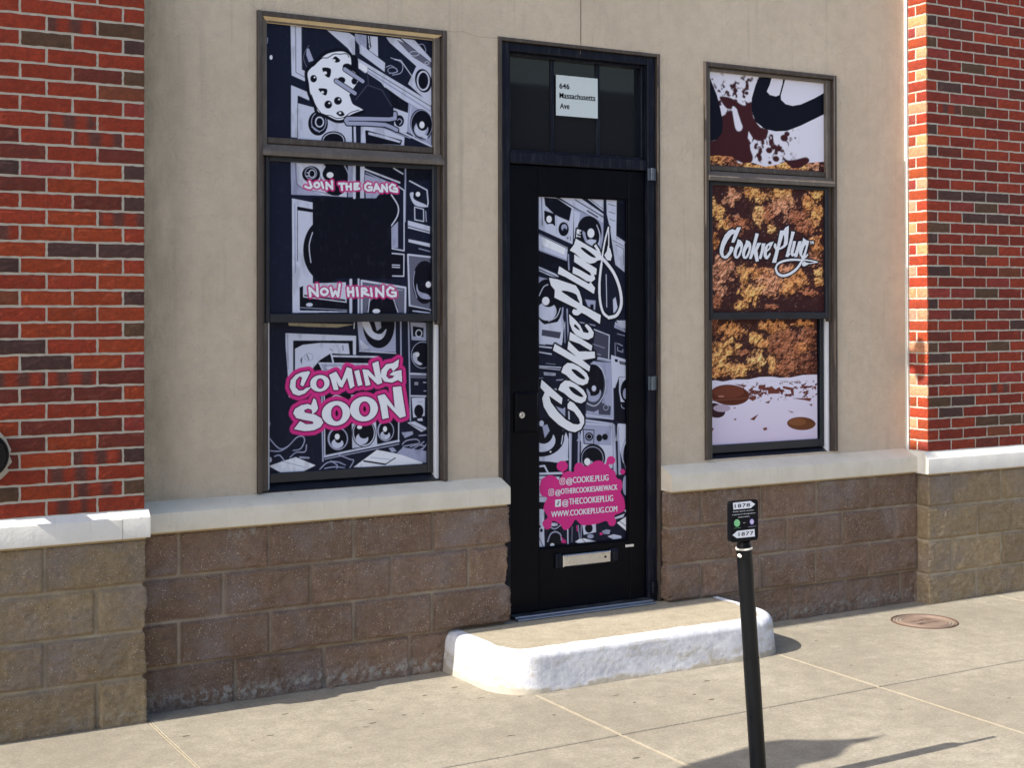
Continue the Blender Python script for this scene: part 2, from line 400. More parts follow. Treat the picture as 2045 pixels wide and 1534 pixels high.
mb.build('stucco_wall', [M['stucco'], M['crack']], B)
for pts in ([(888, 60), (905, 63), (925, 62), (950, 72), (975, 74), (995, 76)], [(1160, 100), (1158, 108)], [(515, 18), (505, 12), (498, 4)]):
    mb = MB()
    for (a0, a1) in zip(pts, pts[1:]):
        p, q = at(*a0, YS), at(*a1, YS); mb.prism([(p[0], p[1]-.0008), (q[0], q[1]-.0008), (q[0], q[1]+.0006), (p[0], p[1]+.0006)], YS-.0006, YS+.001)
    mb.build('stucco_crack', M['bed'], B)
mb = MB(); mb.box(6.319, 6.3292, 6.116, YS+.004, .905, TOP, 0, .003)
mb.build('caulk_joint', M['cap'], B)
# back of the building, roof edge
mb = MB(); mb.box(-4.0, 10.6, 6.42, 14, 0, 6.0); mb.box(-4.0, 1.6, 6.14, 6.42, 4.9, 6.0); mb.box(6.345, 10.6, 6.14, 6.42, 0.01, 6.0); mb.box(-4, 1.6, 6.14, 6.42, 0.01, 4.9)
mb.build('building_core', M['stucco'], B)
# ------------------------------------------------------------------ brick piers
PAL = dict(R=(.30, .041, .018), r=(.225, .030, .017), o=(.33, .052, .017), p=(.27, .042, .032), d=(.16, .033, .022), D=(.085, .042, .038), O=(.115, .062, .036), M=(.13, .045, .036), B=(.19, .055, .026))
def brick(vs_, fs_, cs_, x0, x1, z0, z1, y0, col, seed, depth=.03, axis=0, colr=None):
    """one brick with slightly ragged edges; axis 0 faces -y, axis 1 faces -x (then x0..x1 run along y)"""
    nu, nv = (8 if x1-x0 > .12 else 5), 4; k = len(vs_); r = random.Random(seed)
    j = lambda a_: (r.random()-.5)*a_
    tilt = j(.003)
    pr = []
    for b in range(nv+1):
        for a_ in range(nu+1):
            u = a_/nu; v = b/nv; x = x0+(x1-x0)*u; z = z0+(z1-z0)*v; e_ = 0
            if a_ in (0, nu): x += j(.003)
            if b in (0, nv): z += j(.0032)
            if a_ in (0, nu) or b in (0, nv): e_ = .0022
            pr.append((x, y0+e_+tilt*(u-.5)+j(.0012), z))
    ring = [i for i in range(nu)]+[nu+(nu+1)*b for b in range(nv)]+[nv*(nu+1)+nu-i for i in range(nu)]+[(nv-b)*(nu+1) for b in range(nv)]
    back = [(pr[i][0], y0+depth, pr[i][2]) for i in ring]
    allp = pr+back
    if axis == 1: allp = [(p[1], p[0], p[2]) for p in allp]
    vs_ += allp
    for b in range(nv):
        for a_ in range(nu):
            q = b*(nu+1)+a_; f = (q, q+1, q+nu+2, q+nu+1)
            fs_.append(tuple(k+i for i in (f if axis == 0 else f[::-1])))
    m_ = len(ring); o = len(pr)
    for i in range(m_):
        f = (ring[i], o+i, o+(i+1) % m_, ring[(i+1) % m_]); fs_.append(tuple(k+i_ for i_ in (f if axis == 0 else f[::-1])))
    # mottled bricks carry darker burnt bands across their face
    for p in allp:
        c = col
        if colr is not None:
            t = (p[0]-x0)/(x1-x0) if axis == 0 else (p[1]-x0)/(x1-x0)
            c = colr if math.sin(t*13+seed) > 0 else col
        f = 1+j(.25); cs_ += [c[0]*f, c[1]*f, c[2]*f, 1]
def bricks(name, runs, parent, label):
    vs_, fs_, cs_ = [], [], []
    for a_ in runs: brick(vs_, fs_, cs_, **a_)
    me = bpy.data.meshes.new(name); me.from_pydata(vs_, [], fs_); me.update()
    ca = me.color_attributes.new('Col', 'FLOAT_COLOR', 'POINT'); ca.data.foreach_set('color', np.array(cs_, dtype=np.float32))
    o = link(name, me, parent, [M['brick']]); o['label'] = label; return o
LROWS = {31: 'RRRR', 30: 'RMO', 29: 'RORD', 28: 'RRR', 27: 'RRdO', 26: 'RRB', 25: 'RRRp', 24: 'RMR', 23: 'dRMR', 22: 'dRd', 21: 'DpoD', 20: 'doo', 19: 'RRdD', 18: 'RoM', 17: 'MooR', 16: 'oDD', 15: 'DooR', 14: 'RRo', 13: 'BooD', 12: 'Roo', 11: 'doRO', 10: 'DRo', 9: 'oDop', 8: 'MMd', 7: 'dddo', 6: 'RRR', 5: 'oddp', 4: 'dod', 3: 'doMD', 2: 'RMR', 1: 'OoMO', 0: 'RMR'}
J = .0052; CH = .0675; Z0 = .9135
runs = []
def addb(x0, x1, k, ch, y, c, axis=0):
    seed = int(x0*1000)*131+k*7+axis*5
    colr = PAL['R'] if c == 'M' else None
    base = PAL[c]; f = .88+.24*random.Random(seed).random()
    runs.append(dict(x0=x0+J, x1=x1-J, z0=Z0+k*ch+J, z1=Z0+(k+1)*ch-J, y0=y, col=tuple(v*f for v in base), seed=seed, colr=colr, axis=axis, depth=.02))
XR = 1.6215
for k in range(0, 57):
    ks = 'A' if k % 2 else 'B'
    js = [1.53, 1.319, 1.106] if ks == 'A' else [1.422, 1.213, 1.004]
    while js[-1] > -1.4: js.append(js[-1]-.2115)
    ed = [XR+J]+js; row = LROWS.get(k, '')[::-1]
    for q in range(len(ed)-1):
        c = row[q] if q < len(row) else rnd.choice('RRRRRoorrRRRRrM')
        addb(ed[q+1], ed[q], k, CH, 5.97, c)
bricks('brick_pier', runs, B, 'left red brick pier')
mb = MB(); mb.box(-1.42, XR-.003, 5.9735, 6.15, .90, Z0+57*CH)
mb.box(-3.9, -1.45, 5.975, 6.15, 0.01, 4.76)
mb.build('pier_mortar', M['mortar'], B)
mb = MB(); mb.box(-1.5, 1.66, 5.93, 6.45, Z0+57*CH, 4.86, 0, .01); mb.build('pier_top_stone', M['cap'], B)
DK = {(39, 0): 'D', (37, 0): 'O', (35, 2): 'O', (33, 1): 'D', (31, 1): 'M', (31, 2): 'O', (29, 0): 'D', (27, 0): 'D', (23, 1): 'D', (23, 2): 'D', (23, 3): 'D', (22, 2): 'O', (21, 2): 'D', (21, 3): 'D', (18, 2): 'O', (16, 0): 'D', (16, 3): 'B', (19, 0): 'D', (25, 0): 'd',
      (0, 2): 'd', (3, 1): 'D', (4, 0): 'O', (2, 2): 'O', (8, 0): 'D', (7, 1): 'B', (6, 0): 'd', (9, 0): 'O', (10, 0): 'd', (12, 1): 'D', (13, 0): 'D', (14, 2): 'O', (5, 3): 'M', (11, 4): 'D', (1, 3): 'B'}
runs = []; CR = .0659; XC = 6.3295
for k in range(0, 74):
    js = [6.533] if k % 2 == 0 else [6.426]
    while js[-1] < 8.6: js.append(js[-1]+.2095)
    ed = [XC-J]+js
    for q in range(len(ed)-1):
        c = DK.get((k, q)) or rnd.choice('RRRrrrrRrdpRrr' + ('D' if rnd.random() < .12 else '') + ('O' if rnd.random() < .1 else ''))
        addb(ed[q]+(.0045 if q == 0 else 0), ed[q+1], k, CR, 5.97, c)
    yb = [5.9635, 6.119] if k % 2 else [5.9635, 6.055, 6.119]
    for q in range(len(yb)-1):
        c = rnd.choice('oooRRo'+'p') if q == 0 or k % 2 else rnd.choice('oRp')
        runs.append(dict(x0=yb[q]+(J if q else .006), x1=yb[q+1]-J, z0=Z0+k*CR+J, z1=Z0+(k+1)*CR-J, y0=XC, col=tuple(v*(.95+.3*rnd.random()) for v in (PAL[c] if rnd.random() < (.88 if k % 2 else .6) else (.46, .27, .15))), seed=k*97+q, axis=1, depth=.012))
bricks('brick_pier', runs, B, 'right red brick pier with its sunlit left side')
mb = MB(); mb.box(XC+.0035, 8.6, 5.9735, 6.15, .90, Z0+74*CR); mb.box(8.6, 10.5, 5.975, 6.15, 0.01, 6.0)
mb.build('pier_mortar', M['mortar'], B)
# ------------------------------------------------------------------ split-face block base
def split_wall(name, path, ztop, rows, joints, mat, seed, label, recess_last, effl, res=.006):
    """path: corner points (x,y) walked left to right seen from the street; joints: per row (top first) list of x"""
    P = [np.array(p, float) for p in path]; U = [0.]
    for a_, b_ in zip(P, P[1:]): U.append(U[-1]+np.linalg.norm(b_-a_))
    nseg = [max(2, int(round((U[i+1]-U[i])/res))) for i in range(len(P)-1)]
    us = []
    for i, n in enumerate(nseg): us += list(np.linspace(U[i], U[i+1], n, endpoint=(i == len(nseg)-1)))
    us = np.array(us); px = np.interp(us, U, [p[0] for p in P]); py = np.interp(us, U, [p[1] for p in P])
    nrm = []
    seg = [(P[i+1]-P[i])/np.linalg.norm(P[i+1]-P[i]) for i in range(len(P)-1)]
    for u in us:
        nn = np.zeros(2)
        for i in range(len(seg)):
            if U[i]-1e-9 <= u <= U[i+1]+1e-9: nn += np.array([seg[i][1], -seg[i][0]])
        nrm.append(nn if np.linalg.norm(nn) > 1.2 else nn)
    nrm = np.array(nrm)
    nz = int(round(ztop/res))+1; zz = np.linspace(-.01, ztop, nz)
    Ug, Zg = np.meshgrid(us, zz); Xg = np.meshgrid(px, zz)[0]; Yg = np.meshgrid(py, zz)[0]
    d = np.zeros_like(Ug); mort = np.zeros_like(Ug); dark = np.zeros_like(Ug); ef = np.zeros_like(Ug)
    wob = .004*(fbm(Ug*14, Zg*14, seed+5)-.5)*2
    for r in range(len(rows)-1):
        zt, zb = rows[r], rows[r+1]; m_ = (Zg <= zt) & (Zg > zb)
        # joint positions along u: joints are given by x on the street-facing run
        ju = []
        for x in joints[r]:
            k = int(np.argmin(np.abs(px-x)+(np.abs(py-min(p[1] for p in P)) > .01)*9)); ju.append(us[k])
        ju = np.array(sorted([us[0]-1]+ju+[us[-1]+1]))
        dist_v = np.min(np.abs(Ug[..., None]-ju[None, None, 1:-1]), -1) if len(ju) > 2 else np.full_like(Ug, 9.)
        bid = np.searchsorted(ju, Ug)
        dist_h = np.minimum(zt-Zg, Zg-zb)
        dd = np.minimum(dist_v, dist_h)+wob
        t = np.clip((dd-.0055)/.012, 0, 1); t = t*t*(3-2*t)
        off = (vnoise(bid*3.7+.5, np.full_like(Ug, r*5.1+.5), seed)-.5)*.012
        rough = (fbm(Ug*9+bid*7.7, Zg*11+r*3.3, seed+11, 3)-.5)*.020+(fbm(Ug*60, Zg*75, seed+21, 4)-.5)*.011
        val = t*(.006+off+rough)-(1-t)*.007
        if r == len(rows)-2 and recess_last: val = val-.014
        mo = np.clip(1-(dd-.003)/.006, 0, 1)
        vis = np.clip((fbm(Ug*6, Zg*6, seed+77, 3)-.32)*4, .55, 1)   # mortar smeared or worn away in places
        d = np.where(m_, val, d); mort = np.where(m_, mo*vis, mort)
        dark = np.where(m_, vnoise(bid*2.3+.5, np.full_like(Ug, r*4.1+.5), seed+3), dark)
    ef = np.clip(1-np.abs(Zg-.045)/.06, 0, 1)*effl
    drip = np.clip(1-(ztop-Zg)/.10, 0, 1)*(fbm(Ug*6, Zg*1.5, seed+90, 3) > .60)*.8
    ef = np.maximum(ef, drip*effl)
    fade = np.clip(np.minimum(us-us[0], us[-1]-us)/.02, 0, 1)[None, :]
    d = d*fade
    PP = np.stack([Xg+nrm[None, :, 0]*d, Yg+nrm[None, :, 1]*d, Zg], -1)
    o = grid_mesh(name, PP, np.stack([mort, dark, ef], -1), mat, B); o['label'] = label
    return o
RW = [.797, .592, .3945, .1965, -.02]
jl = [[1.208-.414*k for k in range(7)], [1.415-.414*k for k in range(7)]]
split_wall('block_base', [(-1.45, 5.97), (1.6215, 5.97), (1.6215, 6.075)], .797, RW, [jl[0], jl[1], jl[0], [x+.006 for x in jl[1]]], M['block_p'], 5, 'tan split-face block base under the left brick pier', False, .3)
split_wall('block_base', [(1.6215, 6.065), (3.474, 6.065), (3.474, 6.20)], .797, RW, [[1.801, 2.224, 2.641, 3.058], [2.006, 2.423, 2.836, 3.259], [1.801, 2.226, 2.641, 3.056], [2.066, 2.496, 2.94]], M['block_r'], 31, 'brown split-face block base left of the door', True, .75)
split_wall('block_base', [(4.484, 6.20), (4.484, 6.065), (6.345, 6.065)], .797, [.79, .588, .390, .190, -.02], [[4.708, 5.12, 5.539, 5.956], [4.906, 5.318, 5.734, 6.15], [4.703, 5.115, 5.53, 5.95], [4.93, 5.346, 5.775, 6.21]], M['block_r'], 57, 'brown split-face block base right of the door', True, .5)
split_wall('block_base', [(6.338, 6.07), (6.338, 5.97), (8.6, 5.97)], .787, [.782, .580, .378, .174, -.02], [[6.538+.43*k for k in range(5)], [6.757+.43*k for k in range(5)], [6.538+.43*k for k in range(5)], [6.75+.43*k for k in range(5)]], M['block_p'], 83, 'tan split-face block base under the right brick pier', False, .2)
for x0, x1, y, z in ((-1.45, 1.625, 5.958, .797), (1.63, 3.47, 6.050, .797), (4.487, 6.30, 6.050, .789), (6.33, 8.6, 5.958, .783)):
    mb = MB(); mb.box(x0, x1, y, y+.06, z-.010, z+.004, 0, .003); mb.build('bed_joint', M['bed'], B)
def sill(name, x0, x1, yf, yb, zb, zf, zt, mat, label, e0=True, e1=True):
    mb = MB(); n = max(2, int((x1-x0)/.05)); c = .007
    yw = 5.973 if yf < 6 else 6.1355
    prof = [(yb, zt+.001), (yw, zt), (yf+c*1.2, zf+.002), (yf+c*.3, zf-c*.3), (yf, zf-c), (yf, zb+.004), (yf+.004, zb), (yb, zb)]
    for i in range(n+1):
        x = x0+(x1-x0)*i/n
        for q, (y, z) in enumerate(prof):
            jz = .0012*math.sin(i*1.7+q)*(1 if 1 < q < 6 else 0); mb.v.append((x, y+jz*.6, z+jz*.5))
    m_ = len(prof)
    for i in range(n):
        for q in range(m_-1):
            a0 = i*m_+q; mb.f.append((a0, a0+1, a0+m_+1, a0+m_)); mb.mi.append(0)
    mb.f.append(tuple(range(m_))[::-1]); mb.mi.append(0); mb.f.append(tuple(n*m_+q for q in range(m_))); mb.mi.append(0)
    o = mb.build(name, mat, B, 25); o['label'] = label; return o
sill('sill', 1.640, 3.476, 6.028, 6.20, .797, .884, .9235, M['sill'], 'painted stone sill under the left window')
sill('sill', 4.476, 6.303, 6.028, 6.20, .790, .882, .9235, M['sill'], 'painted stone sill under the right window')
sill('pier_cap', -1.45, .0, 5.94, 6.10, .797, .888, .9155, M['cap'], 'white ledge on the left pier base')
sill('pier_cap', .003, 1.520, 5.94, 6.10, .797, .888, .9155, M['cap'], 'white ledge on the left pier base')
sill('pier_cap', 1.522, 1.640, 5.94, 6.10, .797, .888, .9155, M['cap'], 'white end piece of the left pier ledge')
sill('pier_cap', 6.305, 8.6, 5.942, 6.12, .783, .877, .916, M['cap'], 'white ledge on the right pier base')
# ------------------------------------------------------------------ printed films: painter on a fine grid
CO = dict(W=(.82, .85, .93), L=(.58, .62, .78), V=(.36, .39, .56), G=(.13, .135, .20), g=(.06, .065, .105), D=(.008, .011, .030), K=(.003, .004, .012), P=(.66, .035, .25), Q=(.13, .006, .07), R=(.62, .20, .42),
          c=(.055, .014, .016), C=(.11, .028, .016), T=(.20, .065, .025), Y=(.55, .32, .10), e=(.35, .33, .26))
class Film:
    def __init__(s, x0, x1, z0, z1, y, bgc, res=.0021):
        s.x0, s.x1, s.z0, s.z1, s.y, s.r = x0, x1, z0, z1, y, res
        s.W = int(round((x1-x0)/res))+1; s.H = int(round((z1-z0)/res))+1
        s.xs = np.linspace(x0, x1, s.W); s.zs = np.linspace(z1, z0, s.H)
        s.a = np.empty((s.H, s.W, 3)); s.a[:] = CO[bgc]; s.T = (0, 0, 1)
    def t(s, pts, T=None):
        ox, oy, k = T or s.T; o = []
        for p in pts:
            x, z = at(ox+p[0]*k, oy+p[1]*k, s.y)
            o.append(((x-s.x0)/(s.x1-s.x0)*(s.W-1), (s.z1-z)/(s.z1-s.z0)*(s.H-1)))
        return np.array(o)
    def cov(s, q):
        """anti-aliased even-odd coverage of polygon q (pixel coords)"""
        m = np.zeros((s.H, s.W)); y0 = max(0, int(q[:, 1].min())); y1 = min(s.H-1, int(q[:, 1].max())+1)
        x = np.arange(s.W); e0 = q; e1 = np.roll(q, -1, 0)
        for j in range(y0, y1+1):
            for dy in (-.33, 0, .33):
                Y = j+dy; c = (e0[:, 1] <= Y) != (e1[:, 1] <= Y)
                if not c.any(): continue
                xi = np.sort(e0[c, 0]+(Y-e0[c, 1])*(e1[c, 0]-e0[c, 0])/(e1[c, 1]-e0[c, 1]))
                for a_, b_ in zip(xi[::2], xi[1::2]):
                    m[j] += (np.clip(x+.5-a_, 0, 1)-np.clip(x+.5-b_, 0, 1))/3
        return np.clip(m, 0, 1)
    def put(s, m, c):
        c = np.array(CO[c] if isinstance(c, str) else c); s.a = s.a*(1-m[..., None])+c*m[..., None]
    def sm(s, pts, closed=True, n=6):
        P = np.array(pts, float); N = len(P); o = []
        rng = range(N) if closed else range(N-1)
        for i in rng:
            p = [P[(i+k) % N] if closed else P[min(max(i+k, 0), N-1)] for k in (-1, 0, 1, 2)]
            for j in range(n):
                t = j/n; o.append(.5*((2*p[1])+(-p[0]+p[2])*t+(2*p[0]-5*p[1]+4*p[2]-p[3])*t*t+(-p[0]+3*p[1]-3*p[2]+p[3])*t**3))
        if not closed: o.append(P[-1])
        return [tuple(v) for v in o]
    def p(s, c, *xy, smooth=False, ret=False):
        pts = list(zip(xy[::2], xy[1::2]))
        if smooth: pts = s.sm(pts)
        m = s.cov(s.t(pts))
        if ret: return m
        s.put(m, c)
    def e(s, c, x, y, rx, ry, rot=0, ret=False):
        r = math.radians(rot); pts = [(x+rx*math.cos(t)*math.cos(r)-ry*math.sin(t)*math.sin(r), y+rx*math.cos(t)*math.sin(r)+ry*math.sin(t)*math.cos(r)) for t in np.linspace(0, 2*math.pi, 40, endpoint=False)]
        m = s.cov(s.t(pts))
        if ret: return m
        s.put(m, c)
    def l(s, c, wd, *xy, smooth=False, closed=False, ret=False):
        pts = list(zip(xy[::2], xy[1::2]))
        if smooth: pts = s.sm(pts, closed)
        q = s.t(pts)
        if closed: q = np.vstack([q, q[:1]])
        R = wd*s.T[2]*6.75/FPX/s.r/2; R = max(R, .45); m = np.zeros((s.H, s.W))
        for a_, b_ in zip(q, q[1:]):
            x0 = max(0, int(min(a_[0], b_[0])-R-2)); x1 = min(s.W, int(max(a_[0], b_[0])+R+3)); y0 = max(0, int(min(a_[1], b_[1])-R-2)); y1 = min(s.H, int(max(a_[1], b_[1])+R+3))
            if x1 <= x0 or y1 <= y0: continue
            X, Y = np.meshgrid(np.arange(x0, x1), np.arange(y0, y1)); d = b_-a_; L2 = max(1e-9, d@d)
            t = np.clip(((X-a_[0])*d[0]+(Y-a_[1])*d[1])/L2, 0, 1); D = np.hypot(X-a_[0]-t*d[0], Y-a_[1]-t*d[1])
            m[y0:y1, x0:x1] = np.maximum(m[y0:y1, x0:x1], np.clip(R+.5-D, 0, 1))
        if ret: return m
        s.put(m, c)
    def ering(s, c, wd, x, y, rx, ry):
        s.l(c, wd, *[v for t in np.linspace(0, 2*math.pi, 28, endpoint=False) for v in (x+rx*math.cos(t), y+ry*math.sin(t))], closed=True)
    def dil(s, m, r):
        """grow a mask by r crop pixels"""
        R = r*s.T[2]*6.75/FPX/s.r; n = int(math.ceil(R)); o = m.copy()
        P = np.pad(m, n)
        for dy in range(-n, n+1):
            for dx in range(-n, n+1):
                d = math.hypot(dx, dy)
                if d <= R+.5:
                    f = min(1, R+.5-d); o = np.maximum(o, f*P[n+dy:n+dy+s.H, n+dx:n+dx+s.W])
        return o
    def speaker(s, x, y, rx, ry, ball=True, rot=0):
        s.e('K', x, y, rx, ry, rot); s.ering('V', 7, x, y, rx*.93, ry*.93)
        s.e('V', x-rx*.05, y+ry*.30, rx*.62, ry*.50, rot); s.e('L', x-rx*.12, y+ry*.34, rx*.48, ry*.38, rot); s.e('K', x+rx*.06, y-ry*.05, rx*.5, ry*.45, rot)
        if ball: s.e('W', x+rx*.02, y+ry*.02, rx*.22, ry*.22)
    def ink(s, seed, amt=.5):
        """brushy ink texture inside the pale and dark areas"""
        X, Z = np.meshgrid(s.xs, s.zs); n = fbm(X*26, Z*9, seed, 4); n2 = fbm(X*70, Z*30, seed+9, 3)
        lum = s.a.mean(-1, keepdims=True)
        k = np.clip((n-.56)*6, 0, 1)[..., None]*amt*(lum > .3); s.a = s.a*(1-k*.45)
        k = np.clip((n2-.63)*5, 0, 1)[..., None]*amt*((lum < .03)); s.a = s.a+k*np.array([.012, .014, .022])
    def build(s, parent, label, name='window_film'):
        X, Z = np.meshgrid(s.xs, s.zs); P = np.stack([X, np.full_like(X, s.y), Z], -1)
        o = grid_mesh(name, P, np.clip(s.a, 0, 1), M['print'], parent, False, flip=True); o['label'] = label; return o
def crisp(film, m, name, parent, mat, label=None, thr=.5, lift=.0006):
    """lettering mask -> its own thin mesh: runs of cells"""
    mb = MB(); dx = film.xs[1]-film.xs[0]; dz = film.zs[0]-film.zs[1]; y = film.y-lift
    b = m > thr
    for j in range(film.H):
        r = np.flatnonzero(np.diff(np.concatenate([[0], b[j].astype(int), [0]])))
        for a_, e_ in zip(r[::2], r[1::2]):
            x0 = film.xs[a_]-dx/2; x1 = film.xs[e_-1]+dx/2; z = film.zs[j]
            mb.quad((x0, y, z-dz/2), (x1, y, z-dz/2), (x1, y, z+dz/2), (x0, y, z+dz/2))
    o = mb.build(name, mat, parent)
    if label: o['label'] = label
    return o
# logo traced once (letter outlines in its own drawing units), used on the door and on the right window
LOGO = dict(
 solid=[[508,130,385,410,330,408,385,240,330,270,260,370,205,480,180,580,185,640,200,665,240,640,290,570,305,490,340,482,372,510,360,560,310,640,260,700,210,712,150,680,115,610,115,530,150,400,210,270,280,190,350,160,405,185,440,125],
 [450,350,500,370,540,420,545,480,525,570,490,660,445,710,400,700,372,650,375,580,400,500,430,430],
 [605,365,660,385,695,430,700,500,680,590,640,680,600,715,555,705,530,650,530,590,555,500,590,430],
 [780,235,838,250,790,430,762,545,815,415,885,418,850,480,812,560,838,755,785,767,745,610,705,715,658,712,700,560,745,380],
 [895,425,965,425,935,540,885,717,838,712,880,560],
 [1040,410,1115,392,1075,480,1040,540,985,590,985,650,1000,660,1045,600,1062,620,1040,670,1000,720,960,715,930,660,930,590,950,500,985,450],
 [1395,98,1395,200,1372,440,1330,490,1265,530,1215,545,1160,785,1085,785,1140,600,1150,545,1120,500,1120,450,1140,425,1168,440,1165,485,1178,480,1235,190,1300,185,1335,130],
 [1445,203,1510,210,1470,350,1408,600,1428,618,1385,680,1333,675,1375,520,1430,300],
 [1475,385,1530,383,1512,480,1484,590,1484,625,1510,600,1575,390,1638,383,1590,540,1552,677,1500,680,1500,650,1460,672,1430,630,1430,570,1460,470],
 [1665,322,1720,368,1775,383,1738,530,1700,680,1640,740,1625,680,1600,645,1585,590,1600,500,1650,390],
 [1745,618,1760,640,1725,685,1680,718,1695,675],
 [1645,795,1680,758,1722,785,1770,790,1745,822,1690,852,1645,842],
 [1788,385,1815,385,1812,395,1806,395,1800,440,1794,440,1797,395,1788,395], [1820,385,1860,385,1856,440,1846,440,1848,405,1838,430,1828,405,1826,440,1818,440]],
 hole=[[490,475,445,540,425,640,438,668,470,610,497,530], [645,485,600,560,580,640,593,672,625,620,652,540],
 [1022,465,1000,515,998,548,1040,485], [1300,265,1275,340,1228,505,1265,482,1300,450,1312,330], [1700,455,1662,540,1642,620,1650,655,1680,590,1712,490]],
 line=[(58, [1672,690,1620,790,1540,900,1420,990,1290,1028,1190,985,1153,890]), (46, [1153,890,1190,810,1300,755,1450,730,1600,732]), (30, [1600,732,1720,737,1830,752,1925,775]), (20, [1925,775,1800,797,1720,802])])
def logo_mask(F, f, wscale):
    """f maps logo units to photo pixels"""
    m = np.zeros((F.H, F.W)); T0 = F.T; F.T = (0, 0, 1)
    flat = lambda L, s=False: [v for q in (F.sm(list(zip(L[::2], L[1::2])), True, 3) if s else zip(L[::2], L[1::2])) for v in f(*q)]
    for q in LOGO['solid']: m = np.maximum(m, F.p(0, *flat(q), ret=True))
    for q in LOGO['hole']: m = m*(1-F.p(0, *flat(q, True), ret=True))
    for wd, L in LOGO['line']:
        pts = F.sm(list(zip(L[::2], L[1::2])), False); m = np.maximum(m, F.l(0, wd*wscale, *[v for q in pts for v in f(*q)], ret=True))
    F.T = T0; return m
def affine(src, dst):
    A = np.array([[x, y, 1] for x, y in src]); S = np.linalg.lstsq(A, np.array(dst), rcond=None)[0]
    return lambda x, y: tuple(np.array([x, y, 1.]) @ S)
# ---------------- window frames
def window(W, label):
    x0, x1, z0, z1 = W
    mb = MB(); rect_frame(mb, x0+.001, x1-.001, z0+.002, z1-.002, .024, .024, .024, 0, 6.118, 6.22, 0, .004)
    rect_frame(mb, x0+.025, x1-.025, 2.53, z1-.026, .030, .038, .022, .0, 6.142, 6.215, 1, .006)
    mb.box(x0+.0555, x1-.0635, 6.15, 6.21, 2.548, 2.581, 0, .006)
    rect_frame(mb, x0+.025, x1-.025, 1.70, 2.492, .018, .025, 0, 0, 6.142, 6.215, 0, .004)
    o = mb.build('window', [M['bronze'], M['bronze2']], B); o['label'] = label
    # transom bar with a sloping top, paler than the frame
    mb = MB(); mb.v += [(x0+.022, 6.112, 2.492), (x1-.022, 6.112, 2.492), (x1-.022, 6.112, 2.512), (x0+.022, 6.112, 2.512), (x1-.022, 6.145, 2.546), (x0+.022, 6.145, 2.546), (x1-.022, 6.21, 2.547), (x0+.022, 6.21, 2.547), (x1-.022, 6.21, 2.491), (x0+.022, 6.21, 2.491)]
    mb.f += [(0, 1, 2, 3), (3, 2, 4, 5), (5, 4, 6, 7), (1, 0, 9, 8), (0, 3, 5, 7, 9), (1, 8, 6, 4, 2)]; mb.mi += [0]*6
    mb.build('mullion', M['bronze2'], o)
    # upper sash sits in front of the lower one
    mb = MB(); rect_frame(mb, x0+.0435, x1-.0505, 1.716, 2.491, .022, .024, .022, .040, 6.138, 6.175, 0, .004)
    mb.build('sash', M['sash'], o)['label'] = 'upper sash'
    mb = MB(); rect_frame(mb, x0+.0745, x1-.0515, .962, 1.715, .006, .029, 0, .046, 6.182, 6.215, 0, .003)
    mb.v += [(x0+.03, 6.150, .928), (x1-.03, 6.150, .928), (x1-.03, 6.215, .966), (x0+.03, 6.215, .966)]; k = len(mb.v)-4
    mb.f.append((k, k+1, k+2, k+3)); mb.mi.append(0)
    mb.build('sash', M['sash'], o)['label'] = 'lower sash'
    mb = MB(); mb.box(x0+.025, x0+.0585, 6.136, 6.215, .930, 1.7155, 0, .005); mb.build('jamb_stop', M['bronze'], o)
    for a_, b_ in ((x0+.059, x0+.0735), (x1-.0505, x1-.0255)):
        mb = MB(); mb.box(a_, b_, 6.166, 6.215, .932, 1.7155, 0, .004); mb.box(a_+.003, b_-.006, 6.160, 6.168, .932, 1.7155, 0, .002)
        mb.build('jamb_track', M['track'], o)
    mb = MB(); mb.quad((x0+.03, 6.222, .93), (x1-.03, 6.222, .93), (x1-.03, 6.222, 3.13), (x0+.03, 6.222, 3.13)); mb.build('glass', M['glass'], o)
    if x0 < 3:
        mb = MB(); mb.v = [(x0+.028, 6.124, 3.1365), (x1-.028, 6.124, 3.1365), (x1-.062, 6.158, 3.113), (x0+.056, 6.158, 3.113)]; mb.f = [(3, 2, 1, 0)]; mb.mi = [0]; mb.build('lit_soffit_strip', M['trim'], o)  # soffit strip with the bounced ground light painted in as cream
    return o
w1 = window(W1, 'left window covered with loudspeaker posters'); w2 = window(W2, 'right window covered with cookie posters')
#ART>
C1 = (500, 0, 420/2013); C2 = (500, 300, 420/1895); C3 = (500, 620, 420/1695); C5 = (1000, 380, 320/1292); C6 = (1000, 740, 320/982); C7 = (1380, 100, 320/1169); C8 = (1380, 500, 320/1116); C9 = (1070, 900, 190/1457); C10 = (1070, 640, 190/1214)
# --- left window, top pane: plug pulled from a cookie, hi-fi drawings behind
F = Film(2.236, 3.114, 2.570, 3.122, 6.165, 'D'); F.T = C1; p, e_, l, r_ = F.p, F.e, F.l, F.ering
p('L', 385, 238, 492, 256, 497, 665, 545, 690, 520, 775, 395, 718); l('G', 7, 432, 245, 436, 690, 520, 735); l('K', 6, 490, 260, 494, 660)
p('V', 540, 460, 560, 462, 605, 575, 560, 592, 535, 520); l('G', 6, 560, 430, 520, 500, 510, 560, 540, 640, smooth=True)
p('L', 735, 285, 945, 312, 1000, 350, 1002, 560, 935, 460); p('V', 1000, 318, 1110, 335, 1115, 480, 1035, 420, 1005, 380); p('L', 1040, 410, 1290, 600, 1285, 685, 1045, 505); l('K', 5, 1050, 415, 1045, 500); p('L', 1125, 340, 1218, 350, 1222, 540, 1140, 480); l('K', 12, 1140, 345, 1150, 440); r_('K', 7, 1135, 440, 20, 22)
